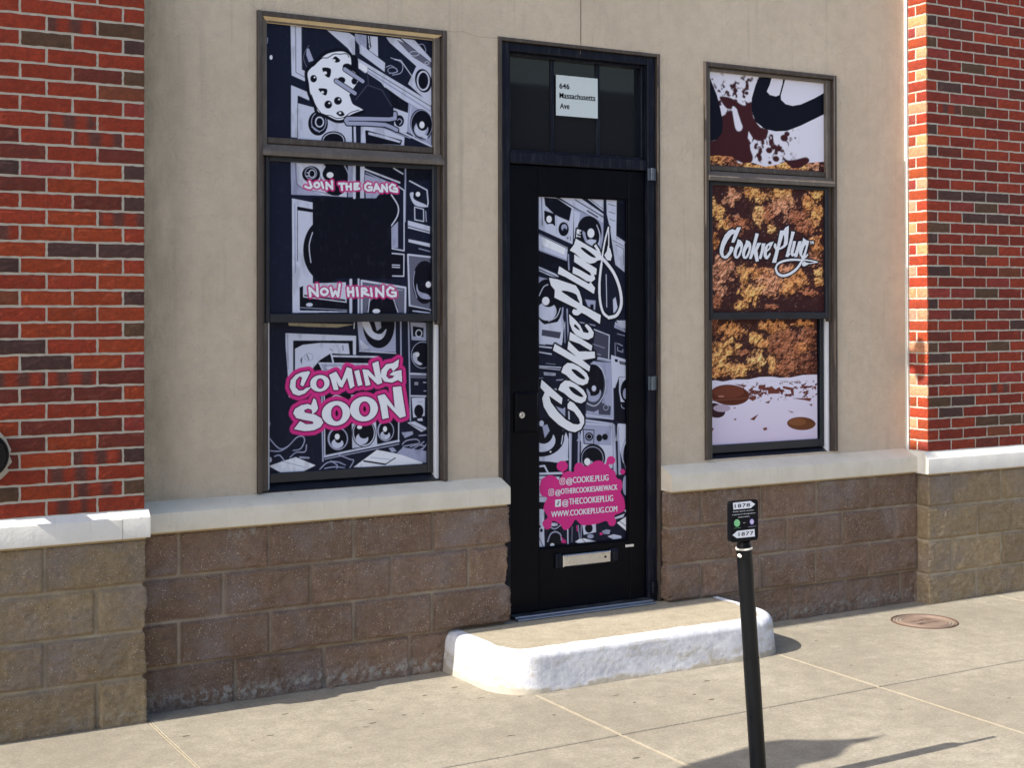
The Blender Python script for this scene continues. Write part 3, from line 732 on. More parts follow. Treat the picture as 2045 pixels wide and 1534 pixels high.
p('L', 1030, 555, 1728, 975, 1732, 1120, 1330, 870, 1035, 650); p('K', 1290, 830, 1505, 985, 1495, 1090, 1350, 1010, 1290, 900); l('K', 7, 1045, 600, 1725, 1015); l('V', 16, 1060, 640, 1720, 1060); l('K', 5, 1500, 980, 1730, 1110); p('W', 1040, 590, 1120, 640, 1115, 690, 1040, 650)
p('L', 1300, 352, 1430, 368, 1730, 640, 1732, 730, 1600, 640, 1330, 400); p('G', 1395, 375, 1500, 420, 1730, 600, 1730, 650, 1550, 540); p('L', 1440, 362, 1570, 380, 1730, 560, 1730, 595); r_('L', 6, 1570, 510, 45, 22); r_('L', 6, 1690, 600, 20, 14); l('V', 6, 1590, 430, 1650, 420, 1678, 470, 1672, 510, smooth=True)
l('V', 8, 1345, 550, 1450, 600, 1445, 690, 1360, 715, smooth=True); l('L', 9, 1380, 565, 1440, 575, 1542, 720); l('V', 7, 1300, 640, 1350, 625, 1410, 680, 1330, 700, smooth=True); r_('V', 6, 1360, 670, 45, 28)
p('L', 1590, 628, 1730, 720, 1732, 1000, 1510, 800); e_('K', 1655, 770, 78, 115, -12); r_('L', 16, 1655, 770, 55, 88); e_('K', 1650, 790, 36, 56)
p('V', 1515, 978, 1732, 1110, 1732, 1400, 1495, 1255); F.speaker(1640, 1190, 110, 150, True, -8); p('L', 1590, 1190, 1620, 1260, 1700, 1300, 1690, 1335, 1600, 1290); l('L', 8, 1540, 1010, 1525, 1200, 1570, 1310, smooth=True)
p('L', 1370, 1030, 1510, 1080, 1498, 1270, 1380, 1240); e_('K', 1427, 1155, 44, 56); l('V', 9, 1405, 1150, 1430, 1135, 1450, 1160, 1430, 1190, smooth=True)
p('L', 390, 812, 562, 885, 562, 1330, 390, 1310); p('L', 455, 980, 640, 1030, 965, 1190, 965, 1375, 450, 1330); p('D', 455, 910, 600, 975, 600, 1025, 455, 985); l('K', 6, 455, 915, 450, 1320)
e_('K', 648, 1178, 95, 118); r_('V', 7, 655, 1165, 70, 90); r_('L', 12, 662, 1165, 38, 46); e_('K', 662, 1165, 22, 28); l('V', 12, 590, 1210, 660, 1260); e_('K', 795, 1345, 118, 92); r_('L', 8, 795, 1345, 100, 75)
l('L', 22, 998, 1195, 1002, 1360); l('L', 10, 965, 1195, 968, 1355); p('L', 1058, 1200, 1240, 1212, 1475, 1310, 1470, 1395, 1058, 1370); p('K', 1098, 1245, 1120, 1245, 1455, 1340, 1440, 1385, 1105, 1372); p('L', 1130, 1262, 1300, 1300, 1440, 1350, 1430, 1365, 1130, 1285); l('L', 18, 1390, 1235, 1735, 1400); l('V', 9, 1260, 1220, 1530, 1320)
F.ink(3)
# cookie
ck = [620, 620, 690, 545, 760, 505, 880, 490, 950, 530, 965, 600, 960, 660, 1010, 700, 1040, 770, 1010, 850, 960, 920, 975, 985, 1010, 1012, 1080, 1045, 1045, 1060, 960, 1095, 900, 1135, 830, 1145, 760, 1115, 710, 1090, 650, 1065, 630, 1010, 575, 890, 562, 800, 548, 700, 580, 650]
m = p(0, *ck, smooth=True, ret=True); F.put(F.dil(m, 34), 'K'); e_('K', 990, 600, 40, 80); F.put(m, (.80, .84, .96))
l('K', 9, 600, 615, 640, 590, 690, 552, 740, 550, 800, 515, 860, 515, 920, 512, 945, 545, smooth=True); l('K', 8, 585, 905, 605, 960, 620, 1000, 660, 1060, 700, 1095, 770, 1105, 830, 1130, 900, 1118, 960, 1075, 1040, 1050, smooth=True)
for x, y, rx, ry in ((605, 750, 32, 36), (745, 998, 37, 39), (838, 962, 38, 38)): e_('K', x, y, rx, ry); e_('W', x+rx*.3, y-ry*.35, rx*.25, ry*.2)
for q in ((785, 570, 815, 535, 860, 575, 825, 597), (688, 648, 768, 655, 760, 735, 718, 722), (652, 846, 732, 850, 726, 908, 688, 896), (822, 1080, 870, 1058, 902, 1096, 860, 1112)): p('K', *q, smooth=True)
for q in ((800, 575, 15), (715, 695, 18), (690, 880, 14), (858, 1080, 12)): e_('W', q[0], q[1], q[2], q[2]*.8)
e_('K', 925, 632, 42, 28); e_('K', 872, 765, 38, 32); e_('K', 995, 775, 28, 32); e_('K', 950, 660, 25, 20)
p('D', 945, 905, 1040, 760, 1110, 690, 1250, 785, 1335, 900, 1365, 1050, 1330, 1108, 1230, 1105, 1080, 1050, 975, 985); l('g', 9, 1010, 950, 1120, 810, 1260, 860, 1350, 1010); l('g', 7, 1120, 690, 1130, 800)
for q in ((905, 660, 1075, 775), (822, 772, 1000, 890)): l('K', 54, *q); l('V', 36, *q)
q = (1385, 1085, 1385, 1130, 1330, 1140, 1130, 1135, 930, 1133, 915, 1150, 930, 1178, 1100, 1180, 1290, 1192, 1350, 1215, 1400, 1242); l('K', 60, *q); l('V', 36, *q)
e_('W', 198, 546, 14, 22); l('V', 8, 165, 360, 160, 410)
F.build(w1, 'drawing of an electric plug pulling out of a cookie, loudspeakers behind')
# --- left window, middle pane (the scan code on it is left out, its black panel stays)
F = Film(2.248, 3.106, 1.750, 2.476, 6.158, 'D'); F.T = C2; p, e_, l, r_ = F.p, F.e, F.l, F.ering
p('L', 365, 108, 640, 122, 870, 135, 870, 420, 640, 405, 370, 395); p('V', 365, 110, 420, 112, 425, 300, 480, 340, 640, 395, 640, 408, 370, 398); l('G', 7, 405, 115, 415, 300, 470, 345, 800, 410); e_('K', 548, 215, 82, 75); r_('V', 7, 545, 205, 52, 52); r_('L', 8, 555, 210, 28, 34); l('L', 8, 510, 200, 530, 205); l('L', 8, 505, 230, 530, 232)
e_('K', 765, 240, 135, 170); l('L', 22, 665, 145, 640, 200, 650, 250, 690, 290, smooth=True); l('V', 10, 850, 140, 885, 220, 880, 300, smooth=True); e_('W', 718, 222, 31, 26)
p('V', 880, 138, 925, 140, 925, 420, 880, 420); l('L', 26, 937, 140, 937, 425); p('K', 953, 140, 988, 142, 988, 430, 953, 430); p('L', 990, 145, 1030, 145, 1025, 240, 1025, 430, 990, 430)
p('K', 1035, 150, 1378, 165, 1378, 310, 1035, 190); l('L', 15, 1028, 168, 1345, 290); l('V', 9, 1040, 200, 1250, 290); l('L', 11, 1290, 160, 1375, 212); p('V', 1030, 215, 1300, 300, 1280, 430, 1040, 430); l('V', 14, 1398, 165, 1392, 640)
p('K', 1412, 168, 1612, 175, 1612, 270, 1412, 275); l('L', 13, 1435, 275, 1592, 358, 1602, 470, 1595, 505); p('D', 1440, 285, 1585, 362, 1590, 500, 1440, 430); p('L', 1436, 395, 1470, 380, 1475, 440, 1580, 490, 1580, 512, 1480, 490, smooth=True); e_('K', 1508, 400, 38, 42); e_('W', 1510, 395, 20, 22); l('L', 10, 1480, 510, 1560, 530, 1562, 640, 1482, 625, closed=True); l('V', 10, 1580, 550, 1585, 640)
p('L', 1420, 632, 1618, 685, 1618, 750, 1420, 700); l('K', 8, 1420, 680, 1618, 735); p('L', 1425, 800, 1618, 840, 1618, 872, 1425, 826); l('V', 8, 1520, 885, 1618, 912)
p('G', 1425, 930, 1618, 960, 1620, 1430, 1440, 1395); l('L', 16, 1620, 962, 1420, 940, 1435, 1400, 1620, 1440); e_('K', 1570, 1190, 110, 195); l('V', 8, 1480, 1090, 1468, 1200, 1500, 1330, smooth=True); p('V', 1500, 1200, 1520, 1270, 1600, 1300, 1620, 1340, 1540, 1330, 1500, 1270, smooth=True); e_('W', 1604, 1210, 24, 28)
p('L', 375, 432, 562, 470, 562, 1200, 860, 1190, 870, 1460, 380, 1465); p('K', 425, 505, 562, 530, 562, 560, 425, 540); l('V', 12, 400, 480, 405, 1100); l('K', 6, 424, 510, 424, 1000); e_('K', 690, 900, 215, 290); l('L', 8, 560, 740, 530, 860, 545, 1010, smooth=True)
e_('K', 1230, 545, 125, 180); l('L', 12, 1270, 400, 1330, 500, 1325, 590, 1270, 680, smooth=True); p('V', 1270, 700, 1330, 640, 1330, 880, 1270, 880); l('L', 11, 1335, 325, 1385, 360, 1385, 905, 1275, 885)
p('K', 1270, 905, 1400, 930, 1400, 1150, 1270, 1150); l('L', 11, 1275, 928, 1384, 938, 1382, 1135, 1275, 1132); l('L', 9, 1275, 1033, 1345, 1036); l('L', 9, 1275, 1052, 1345, 1056)
p('K', 443, 1235, 480, 1220, 480, 1300, 862, 1345, 862, 1375, 910, 1378, 905, 1452, 445, 1444); l('L', 10, 480, 1225, 480, 1320, 860, 1368, 862, 1260); e_('L', 532, 1392, 30, 17); l('V', 6, 450, 1418, 870, 1440)
l('L', 26, 905, 1170, 905, 1460); l('K', 16, 935, 1160, 935, 1465); l('L', 16, 975, 1150, 975, 1465)
p('G', 1000, 1175, 1400, 1240, 1398, 1465, 1000, 1465); l('L', 18, 1002, 1465, 1002, 1175, 1398, 1238, 1395, 1465); l('V', 8, 1030, 1225, 1370, 1262); e_('K', 1190, 1440, 140, 125); l('L', 9, 1060, 1460, 1075, 1340, smooth=False); l('L', 9, 1330, 1460, 1290, 1340); e_('W', 1135, 1450, 34, 20)
p('K', 1430, 1405, 1618, 1440, 1618, 1470, 1430, 1468); l('L', 12, 1465, 1448, 1618, 1466)
p('K', 560, 425, 1265, 450, 1278, 1160, 568, 1150); F.ink(11)
T7 = (590, 340, 230/2045.); T8 = (590, 555, 230/2045.)
def strokes(F, T, S, wd):
    F.T = T; m = np.zeros((F.H, F.W))
    for q in S: m = np.maximum(m, F.l(0, wd, *q[0], closed=q[1], ret=True))
    return m
def ring_(x, y, rx, ry): return ([v for t in np.linspace(0, 2*math.pi, 20, endpoint=False) for v in (x+rx*math.cos(t), y+ry*math.sin(t))], True)
J_ = [([250, 200, 285, 290, 260, 312, 215, 305, 175, 285], False), ring_(380, 258, 44, 42), ([462, 210, 492, 310], False), ([555, 330, 548, 215, 655, 325, 648, 190], False), ([775, 235, 865, 232], False), ([818, 240, 828, 345], False), ([905, 235, 912, 340], False), ([982, 238, 985, 342], False), ([905, 285, 985, 285], False),
      ([1120, 235, 1048, 235, 1052, 335, 1135, 322], False), ([1048, 285, 1105, 280], False), ([1335, 240, 1285, 225, 1238, 265, 1240, 325, 1285, 355, 1350, 350, 1355, 300, 1305, 298], False), ([1395, 362, 1435, 240, 1505, 370], False), ([1410, 322, 1480, 322], False), ([1538, 375, 1540, 258, 1628, 372, 1618, 245], False), ([1765, 270, 1715, 248, 1672, 295, 1690, 355, 1750, 372, 1805, 380, 1800, 322, 1745, 318], False)]
N_ = [([265, 325, 248, 175, 395, 322, 382, 120], False), ring_(512, 245, 58, 55), ([625, 175, 660, 325, 708, 235, 755, 325, 785, 115], False), ([930, 178, 942, 320], False), ([1020, 175, 1028, 320], False), ([935, 250, 1025, 250], False), ([1090, 175, 1108, 318], False), ([1182, 320, 1180, 185, 1240, 188, 1262, 225, 1190, 260, 1300, 305], False), ([1340, 185, 1355, 320], False), ([1438, 325, 1432, 185, 1558, 330, 1558, 150], False), ([1740, 195, 1680, 165, 1628, 225, 1642, 300, 1710, 328, 1780, 318, 1780, 258, 1718, 255], False)]
mj = strokes(F, T7, J_, 40); mn = strokes(F, T8, N_, 44)
F.T = T7; F.put(np.clip(F.dil(mj, 34), 0, 1)*.9, 'P'); F.put(F.dil(mj, 12), 'Q'); F.T = T8; F.put(F.dil(mn, 34)*.9, 'P'); F.put(F.dil(mn, 14), 'Q')
F.put(np.maximum(mj, mn), (.82, .84, .93))
F.build(w1, 'drawing of stacked loudspeakers with pink and white graffiti lettering and a black square')
for T_, S_, wd_, lb in ((T7, J_[:4], 40, 'JOIN'), (T7, J_[4:11], 40, 'THE'), (T7, J_[11:], 40, 'GANG'), (T8, N_[:3], 44, 'NOW'), (T8, N_[3:], 44, 'HIRING')):
    crisp(F, strokes(F, T_, S_, wd_), 'lettering', w1, M['white'], 'word '+lb)
# --- left window, bottom pane
F = Film(2.258, 3.098, 1.000, 1.722, 6.198, 'D'); F.T = C3; p, e_, l, r_ = F.p, F.e, F.l, F.ering
p('e', 305, 100, 840, 112, 700, 138, 480, 132, 310, 122); l('L', 8, 838, 100, 835, 145)
p('L', 283, 183, 852, 205, 850, 405, 828, 405, 826, 243, 345, 242, 345, 700, 310, 700, 300, 480, 285, 300); p('K', 345, 250, 822, 250, 822, 400, 345, 700); l('V', 10, 300, 200, 305, 470); p('L', 360, 310, 420, 278, 560, 262, 790, 266, 800, 352, 640, 350, 560, 400, 500, 470, 360, 520); p('G', 400, 400, 420, 370, 415, 440); r_('V', 6, 470, 375, 36, 30); l('G', 9, 455, 360, 470, 395); l('G', 6, 640, 310, 665, 325); l('G', 8, 745, 285, 748, 320)
p('K', 650, 345, 1025, 370, 960, 425, 665, 420); l('L', 13, 650, 345, 668, 420); l('L', 14, 660, 368, 1025, 375); p('V', 560, 425, 960, 432, 940, 500, 585, 490); l('L', 11, 552, 425, 965, 432); l('L', 9, 556, 425, 585, 490); p('L', 600, 455, 720, 450, 735, 470, 640, 490)
p('V', 862, 92, 1170, 92, 1172, 335, 880, 330); p('L', 880, 230, 960, 300, 900, 320); l('L', 8, 880, 328, 1172, 345); e_('K', 1035, 115, 128, 190); p('L', 900, 92, 955, 92, 990, 170, 1050, 190, 1095, 150, 1080, 205, 1040, 238, 980, 222, 930, 170, smooth=True); p('V', 1050, 92, 1055, 140, 1020, 165, 1000, 92)
l('V', 12, 1212, 92, 1214, 360); l('V', 12, 1275, 92, 1290, 890); p('V', 1290, 95, 1418, 100, 1418, 245, 1300, 238); p('K', 1308, 125, 1397, 140, 1395, 215, 1310, 208); r_('L', 9, 1358, 185, 24, 28); e_('K', 1388, 360, 98, 115); r_('V', 6, 1388, 360, 90, 106); p('L', 1310, 350, 1350, 340, 1345, 400, 1385, 430, 1360, 440, 1318, 410, smooth=True); e_('W', 1345, 355, 17, 19)
p('G', 1290, 500, 1420, 505, 1420, 550, 1290, 545); l('L', 13, 1290, 510, 1420, 516); l('L', 6, 1325, 583, 1350, 583); l('L', 6, 1325, 597, 1350, 597); l('L', 7, 1395, 580, 1418, 582); l('V', 8, 1400, 650, 1418, 650); l('L', 12, 1295, 690, 1420, 692); p('L', 1300, 705, 1407, 703, 1405, 850, 1312, 864); e_('K', 1358, 812, 38, 52); l('V', 7, 1350, 740, 1385, 735)
p('K', 570, 690, 1200, 640, 1200, 1060, 590, 1215); l('V', 13, 577, 690, 585, 1215); l('L', 9, 595, 690, 600, 1170); l('L', 17, 600, 1178, 1196, 1052); l('V', 8, 600, 1200, 1196, 1078); l('L', 10, 1196, 900, 1194, 1060)
for x, y, rx, ry in ((705, 1035, 82, 92), (1090, 972, 68, 84)): e_('V', x, y, rx, ry); e_('K', x+3, y, rx*.86, ry*.88); e_('L', x-3, y+ry*.42, rx*.58, ry*.42); e_('K', x+4, y+4, rx*.34, ry*.34); e_('W', x-5, y-ry*.18, rx*.24, ry*.26)
p('L', 818, 915, 1012, 900, 1022, 1082, 822, 1112); r_('K', 8, 915, 990, 92, 110); e_('K', 915, 985, 82, 100); e_('L', 900, 1035, 50, 45); e_('K', 915, 1000, 40, 34); e_('W', 880, 942, 20, 15); l('L', 8, 640, 715, 690, 685, 752, 708, smooth=True); l('L', 8, 815, 685, 850, 685); l('L', 8, 815, 697, 830, 697)
for q in ((140, 1015, 230, 1112, 300, 1098, 370, 1028, 418, 1015, 437, 1050, 405, 1115, 345, 1130), (140, 1130, 235, 1135, 300, 1100), (195, 1178, 235, 1168, 272, 1210), (452, 1085, 440, 1140, 370, 1145, 320, 1185), (560, 1282, 620, 1228, 700, 1222, 765, 1248), (600, 1275, 680, 1262, 760, 1270), (650, 1215, 700, 1250, 690, 1290), (700, 1160, 800, 1200, 832, 1212, 800, 1272), (1225, 1080, 1260, 1050, 1340, 1040, 1360, 1070, 1290, 1085, 1240, 1095), (1290, 1100, 1350, 1085, 1405, 1100, 1330, 1140), (1360, 1010, 1418, 1005), (1300, 1140, 1350, 1160, 1418, 1080), (1230, 1100, 1280, 1130, 1400, 1060)): l('V', 9, *q, smooth=True)
e_('L', 157, 1205, 16, 22); e_('V', 148, 915, 12, 25); l('V', 14, 400, 1185, 470, 1190)
p('W', 148, 1255, 365, 1183, 525, 1250, 420, 1302, 245, 1308); l('V', 5, 250, 1215, 440, 1265); p('W', 830, 1265, 1020, 1125, 1230, 1165, 1395, 1220, 1380, 1242, 900, 1264); l('D', 14, 915, 1215, 1088, 1242); l('D', 9, 1088, 1242, 1168, 1190); l('V', 5, 970, 1185, 1140, 1205); p('V', 1230, 1105, 1418, 1135, 1418, 1228, 1385, 1226, 1180, 1150); p('L', 1265, 905, 1325, 895, 1418, 945, 1418, 960, 1378, 980); l('K', 5, 1290, 915, 1400, 965); p('V', 1218, 985, 1308, 975, 1312, 1000, 1245, 1030); p('L', 1345, 875, 1385, 868, 1390, 892, 1350, 890); p('V', 1115, 1110, 1150, 1105, 1180, 1135, 1140, 1145)
F.ink(17)
def pm(F, *xy): return F.p(0, *xy, ret=True)
mc_ = pm(F, 470, 490, 480, 500, 425, 612, 403, 600, 418, 540, 395, 530, 365, 565, 363, 620, 390, 647, 425, 645, 450, 625, 490, 618, 440, 668, 390, 687, 345, 672, 318, 620, 325, 565, 365, 520, 410, 500)
mc_ = np.maximum(mc_, F.e(0, 560, 588, 78, 66, -10, ret=True)*(1-F.e(0, 563, 590, 34, 42, ret=True)))
for q in ((635, 520, 690, 493, 735, 570, 778, 458, 815, 470, 838, 610, 805, 632, 780, 540, 740, 622, 715, 612, 690, 560, 710, 640, 672, 642, 650, 560), (837, 490, 875, 480, 902, 600, 868, 610), (903, 475, 950, 480, 1010, 545, 983, 428, 1030, 408, 1062, 585, 1025, 598, 945, 520, 967, 600, 930, 608),
          (1197, 393, 1190, 455, 1150, 490, 1138, 468, 1122, 466, 1100, 495, 1095, 530, 1115, 552, 1145, 546, 1162, 526, 1120, 520, 1150, 495, 1217, 480, 1222, 580, 1190, 560, 1140, 582, 1080, 572, 1050, 530, 1057, 480, 1095, 435, 1150, 425)): mc_ = np.maximum(mc_, pm(F, *q))
ms_ = pm(F, 510, 708, 528, 722, 545, 790, 530, 815, 500, 837, 495, 800, 465, 790, 430, 805, 440, 825, 520, 840, 570, 870, 587, 905, 565, 940, 510, 967, 430, 972, 352, 957, 400, 893, 450, 920, 508, 915, 505, 895, 430, 882, 370, 867, 346, 830, 360, 795, 410, 765, 460, 755, 490, 765)
for x, y, rx, ry, hx, hy in ((690, 830, 114, 98, 48, 66), (915, 795, 112, 99, 47, 63)): ms_ = np.maximum(ms_, F.e(0, x, y, rx, ry, -10, ret=True)*(1-F.e(0, x+6, y, hx, hy, ret=True)))
ms_ = np.maximum(ms_, pm(F, 1025, 690, 1080, 675, 1165, 790, 1148, 618, 1215, 613, 1252, 852, 1205, 867, 1100, 755, 1115, 865, 1065, 877, 1045, 760))
mm = np.maximum(mc_, ms_); big = np.clip(F.dil(F.dil(mm, 22), 20), 0, 1); big = np.maximum(big, pm(F, 540, 700, 1240, 640, 1230, 560, 560, 650)*0)
F.put(big, 'P'); F.put(F.dil(mm, 13), 'Q'); F.put(mm, (.82, .85, .93))
F.build(w1, 'drawing of speakers, cables and papers behind pink and white graffiti lettering')
crisp(F, mc_, 'lettering', w1, M['white'], 'COMING lettering'); crisp(F, ms_, 'lettering', w1, M['white'], 'SOON lettering')
# --- right window: close-up food photographs
TL = (1380, 100, 320/584.)
def crumbs(F, seed, lumps):
    """close-up cookie picture: listed lumps (x, y, rx, ry, kind) painted over a dark chocolate ground"""
    X, Z = np.meshgrid(F.xs, F.zs); U, V = np.meshgrid(np.arange(F.W), np.arange(F.H))
    n1 = fbm(X*30, Z*30, seed, 3, .5)-.5; n2 = fbm(X*30+7, Z*30+3, seed+1, 3, .5)-.5; n3 = fbm(X*80, Z*80, seed+2, 3, .6)
    def cells(sc, sd):
        gx, gy = X*sc+n1*1.1, Z*sc+n2*1.1; ix, iy = np.floor(gx), np.floor(gy); best = np.full(X.shape, 9.); idn = np.zeros(X.shape); lx = np.zeros(X.shape)
        for dx in (-1, 0, 1):
            for dy in (-1, 0, 1):
                cx, cy = ix+dx, iy+dy; jx = cx+.15+.7*vnoise(cx+.01, cy+.01, sd); jy = cy+.15+.7*vnoise(cx+.01, cy+.01, sd+1); dd = np.hypot(gx-jx, gy-jy)
                m_ = dd < best; idn = np.where(m_, vnoise(cx+.01, cy+.01, sd+2), idn); lx = np.where(m_, (gy-jy)+(gx-jx)*.3, lx); best = np.minimum(best, dd)
        return best, idn, lx
    b1, i1, l1 = cells(48., seed+20); b2, i2, l2 = cells(115., seed+25)
    kinds = dict(g=(.84, .47, .17), y=(.88, .56, .22), o=(.72, .33, .11), p=(.62, .33, .21), b=(.31, .125, .07), c=(.12, .042, .03))
    kinds.update(g=(.80, .43, .15), y=(.86, .53, .21), o=(.70, .33, .115), p=(.60, .31, .18), b=(.36, .15, .075), c=(.16, .06, .035))
    Hh = np.zeros(X.shape); num = np.ones(X.shape+(3,))*np.array([.16, .065, .045])*.05; den = np.full(X.shape, .05)
    for q, (x, y, rx, ry, k) in enumerate(lumps):
        P_ = F.t([(x, y), (x+rx, y), (x, y+ry)], TL); a_ = abs(P_[1][0]-P_[0][0])+1; b_ = abs(P_[2][1]-P_[0][1])+1
        u = (U-P_[0][0])/a_+n1*1.6; v = (V-P_[0][1])/b_+n2*1.6; D = np.hypot(u, v)
        Hh = np.maximum(Hh, np.sqrt(np.clip(1.25-D*D, 0, 1))*(.8+.2*vnoise(np.array(q+.5), np.array(.5), seed))); wt = np.exp(-2.2*D*D); num += wt[..., None]*np.array(kinds[k]); den += wt
    c = num/den[..., None]
    mott = fbm(X*34, Z*34, seed+60, 4, .6); c = c*(1-.55*np.clip((.46-mott)*9, 0, 1)[..., None])*np.stack([np.ones_like(mott), .80+.4*mott, .7+.6*mott], -1)
    big = fbm(X*40, Z*40, seed+70, 5, .58); hh = Hh*.020+big*.022+np.clip(.6-b1, 0, 1)*.004+np.clip(.6-b2, 0, 1)*.0018
    gz, gx = np.gradient(hh, F.r); gz = -gz
    L_ = np.array([-.35, .62, .70]); L_ = L_/np.linalg.norm(L_); nn = 1/np.sqrt(1+gx*gx+gz*gz); lam = np.clip((-gx*L_[0]-gz*L_[1]+L_[2])*nn, 0, 1.2)
    cav = np.clip((hh-.0165)/.0125, 0, 1)
    c = c*(.05+2.0*lam**1.5)[..., None]*(.06+.94*cav)[..., None]
    c = c*(1-cav[..., None]*0)+np.array([.035, .012, .016])*(1-cav)[..., None]
    sp = (np.clip((lam-.93)*12, 0, 1)*np.clip((fbm(X*90, Z*90, seed+50, 2)-.55)*8, 0, 1))[..., None]*.55; c = c*(1-sp)+np.array([.92, .80, .70])*sp
    return np.clip(c*np.array([1.08, .92, .90]), 0, .95)
LUMP_M = [(178, 640, 42, 32, 'b'), (275, 600, 32, 36, 'b'), (390, 612, 34, 30, 'b'), (425, 645, 32, 30, 'b'), (150, 535, 30, 32, 'p'), (95, 590, 36, 38, 'g'), (120, 640, 28, 22, 'g'), (88, 700, 16, 30, 'o'), (230, 522, 48, 24, 'g'), (246, 590, 20, 48, 'y'), (335, 528, 50, 26, 'g'), (322, 580, 34, 34, 'p'), (355, 552, 36, 26, 'p'), (460, 525, 26, 24, 'g'), (458, 600, 22, 44, 'g'), (430, 565, 20, 32, 'o'), (300, 648, 20, 18, 'y'), (455, 715, 26, 36, 'o'), (440, 765, 44, 22, 'p'), (120, 795, 42, 44, 'p'), (105, 862, 30, 36, 'p'), (96, 915, 28, 28, 'b'), (190, 812, 26, 30, 'g'), (240, 812, 44, 20, 'o'), (222, 880, 52, 38, 'g'), (292, 848, 50, 42, 'p'), (350, 868, 44, 26, 'o'), (384, 835, 40, 30, 'o'), (466, 812, 20, 16, 'y'), (466, 845, 18, 18, 'g'), (430, 885, 36, 14, 'b'), (182, 932, 26, 18, 'g'), (300, 938, 24, 9, 'b'), (345, 800, 36, 18, 'p')]
LUMP_B = [(85, 1022, 20, 36, 'c'), (370, 1095, 60, 50, 'b'), (430, 1045, 34, 44, 'b'), (340, 1045, 50, 30, 'b'), (430, 1150, 40, 38, 'c'), (350, 1160, 60, 34, 'b'), (120, 1095, 52, 40, 'g'), (152, 1022, 46, 34, 'o'), (235, 1050, 26, 18, 'g'), (295, 1010, 52, 22, 'o'), (410, 1000, 36, 14, 'o'), (266, 1072, 30, 24, 'o'), (292, 1085, 18, 24, 'c'), (190, 1105, 26, 16, 'b'), (108, 1145, 46, 32, 'g'), (175, 1165, 54, 24, 'g'), (242, 1130, 26, 34, 'y'), (295, 1140, 18, 36, 'g'), (300, 1172, 14, 12, 'c'), (405, 1085, 30, 20, 'o'), (95, 1178, 36, 16, 'o')]
LUMP_T = [(95, 402, 36, 20, 'o'), (140, 400, 24, 16, 'b'), (75, 392, 14, 14, 'g'), (165, 420, 22, 14, 'c'), (225, 425, 46, 16, 'g'), (285, 432, 30, 14, 'o'), (345, 418, 26, 18, 'g'), (380, 438, 26, 14, 'b'), (410, 428, 26, 14, 'y'), (455, 425, 30, 22, 'p'), (320, 440, 40, 10, 'o')]
CHOC = (.055, .012, .016)
F = Film(4.832, 5.703, 2.562, 3.110, 6.165, 'W'); F.T = C7; p, e_, l, r_ = F.p, F.e, F.l, F.ering
CO['W2'] = (.80, .79, .91)
F.a[:] = CO['W2']
X, Z = np.meshgrid(F.xs, F.zs)
n = fbm(X*34, Z*34, 4, 4); q = F.t([(330, 480), (700, 480)])[0]
U, V = np.meshgrid(np.arange(F.W), np.arange(F.H)); near = np.clip(1.15-np.hypot((U-F.W*.30), (V-F.H*.62))/(F.W*.42), 0, 1)
F.put(np.clip((n-.60+near*.09)*20, 0, 1)*(near > 0)*np.clip(near*3, 0, 1), CHOC); near2 = 0
p(CHOC, 125, 670, 190, 640, 228, 500, 235, 495, 290, 488, 322, 560, 395, 590, 440, 650, 425, 700, 452, 780, 430, 825, 370, 820, 300, 790, 125, 775, smooth=True)
p(CHOC, 208, 345, 250, 338, 300, 352, 385, 402, 440, 378, 452, 480, 505, 560, 562, 580, 545, 640, 495, 662, 425, 622, 365, 525, 335, 430, 262, 425, smooth=True)
p(CHOC, 225, 480, 300, 440, 380, 430, 450, 470, 480, 560, 470, 640, 430, 690, 440, 780, 400, 820, 250, 790, 150, 780)
p('W2', 305, 425, 332, 428, 352, 500, 376, 560, 350, 590, 322, 560, smooth=True); p('W2', 420, 590, 450, 640, 440, 680, 415, 640)
for a_, b_, c_ in ((680, 640, 28), (420, 215, 12), (405, 312, 15), (317, 275, 10), (203, 295, 10), (570, 730, 24), (508, 722, 12), (620, 792, 24), (470, 705, 12), (618, 735, 10), (760, 640, 7), (155, 210, 7), (730, 350, 6), (700, 610, 20), (575, 820, 14)): e_(CHOC, a_, b_, c_, c_*.9, 20)
p(CHOC, 668, 768, 700, 800, 760, 798, 840, 780, 862, 812, 800, 860, 720, 870, 690, 830, smooth=True)
p('W2', 300, 420, 330, 430, 372, 560, 350, 590, 325, 560, smooth=True)
for _ in range(3): F.a[1:-1, 1:-1] = (F.a[1:-1, 1:-1]*2+F.a[:-2, 1:-1]+F.a[2:, 1:-1]+F.a[1:-1, :-2]+F.a[1:-1, 2:])/6
p('K', 125, 160, 150, 230, 190, 330, 215, 430, 232, 520, 228, 600, 190, 650, 125, 668)
p('K', 495, 195, 470, 255, 443, 350, 442, 440, 470, 520, 540, 575, 620, 592, 700, 588, 800, 550, 980, 462, 980, 200, smooth=False)
p('W2', 590, 195, 672, 200, 668, 240, 645, 325, 620, 336, 575, 325, 553, 300, 575, 250, smooth=False); p('W2', 692, 195, 980, 200, 980, 305, 900, 350, 800, 395, 740, 405, 690, 392, 657, 360, 655, 330)
c = crumbs(F, 61, LUMP_T); m = p(0, 120, 772, 200, 768, 300, 775, 350, 825, 450, 820, 540, 850, 640, 832, 690, 815, 740, 862, 800, 858, 850, 822, 980, 812, 980, 910, 120, 910, smooth=False, ret=True)
F.a = F.a*(1-m[..., None])+c*m[..., None]
F.build(w2, 'close-up picture of chocolate splashes over a cookie with a cut-off black shape')
F = Film(4.838, 5.683, 1.744, 2.470, 6.158, 'K'); F.T = C7
c = crumbs(F, 23, LUMP_M)
F.a = c
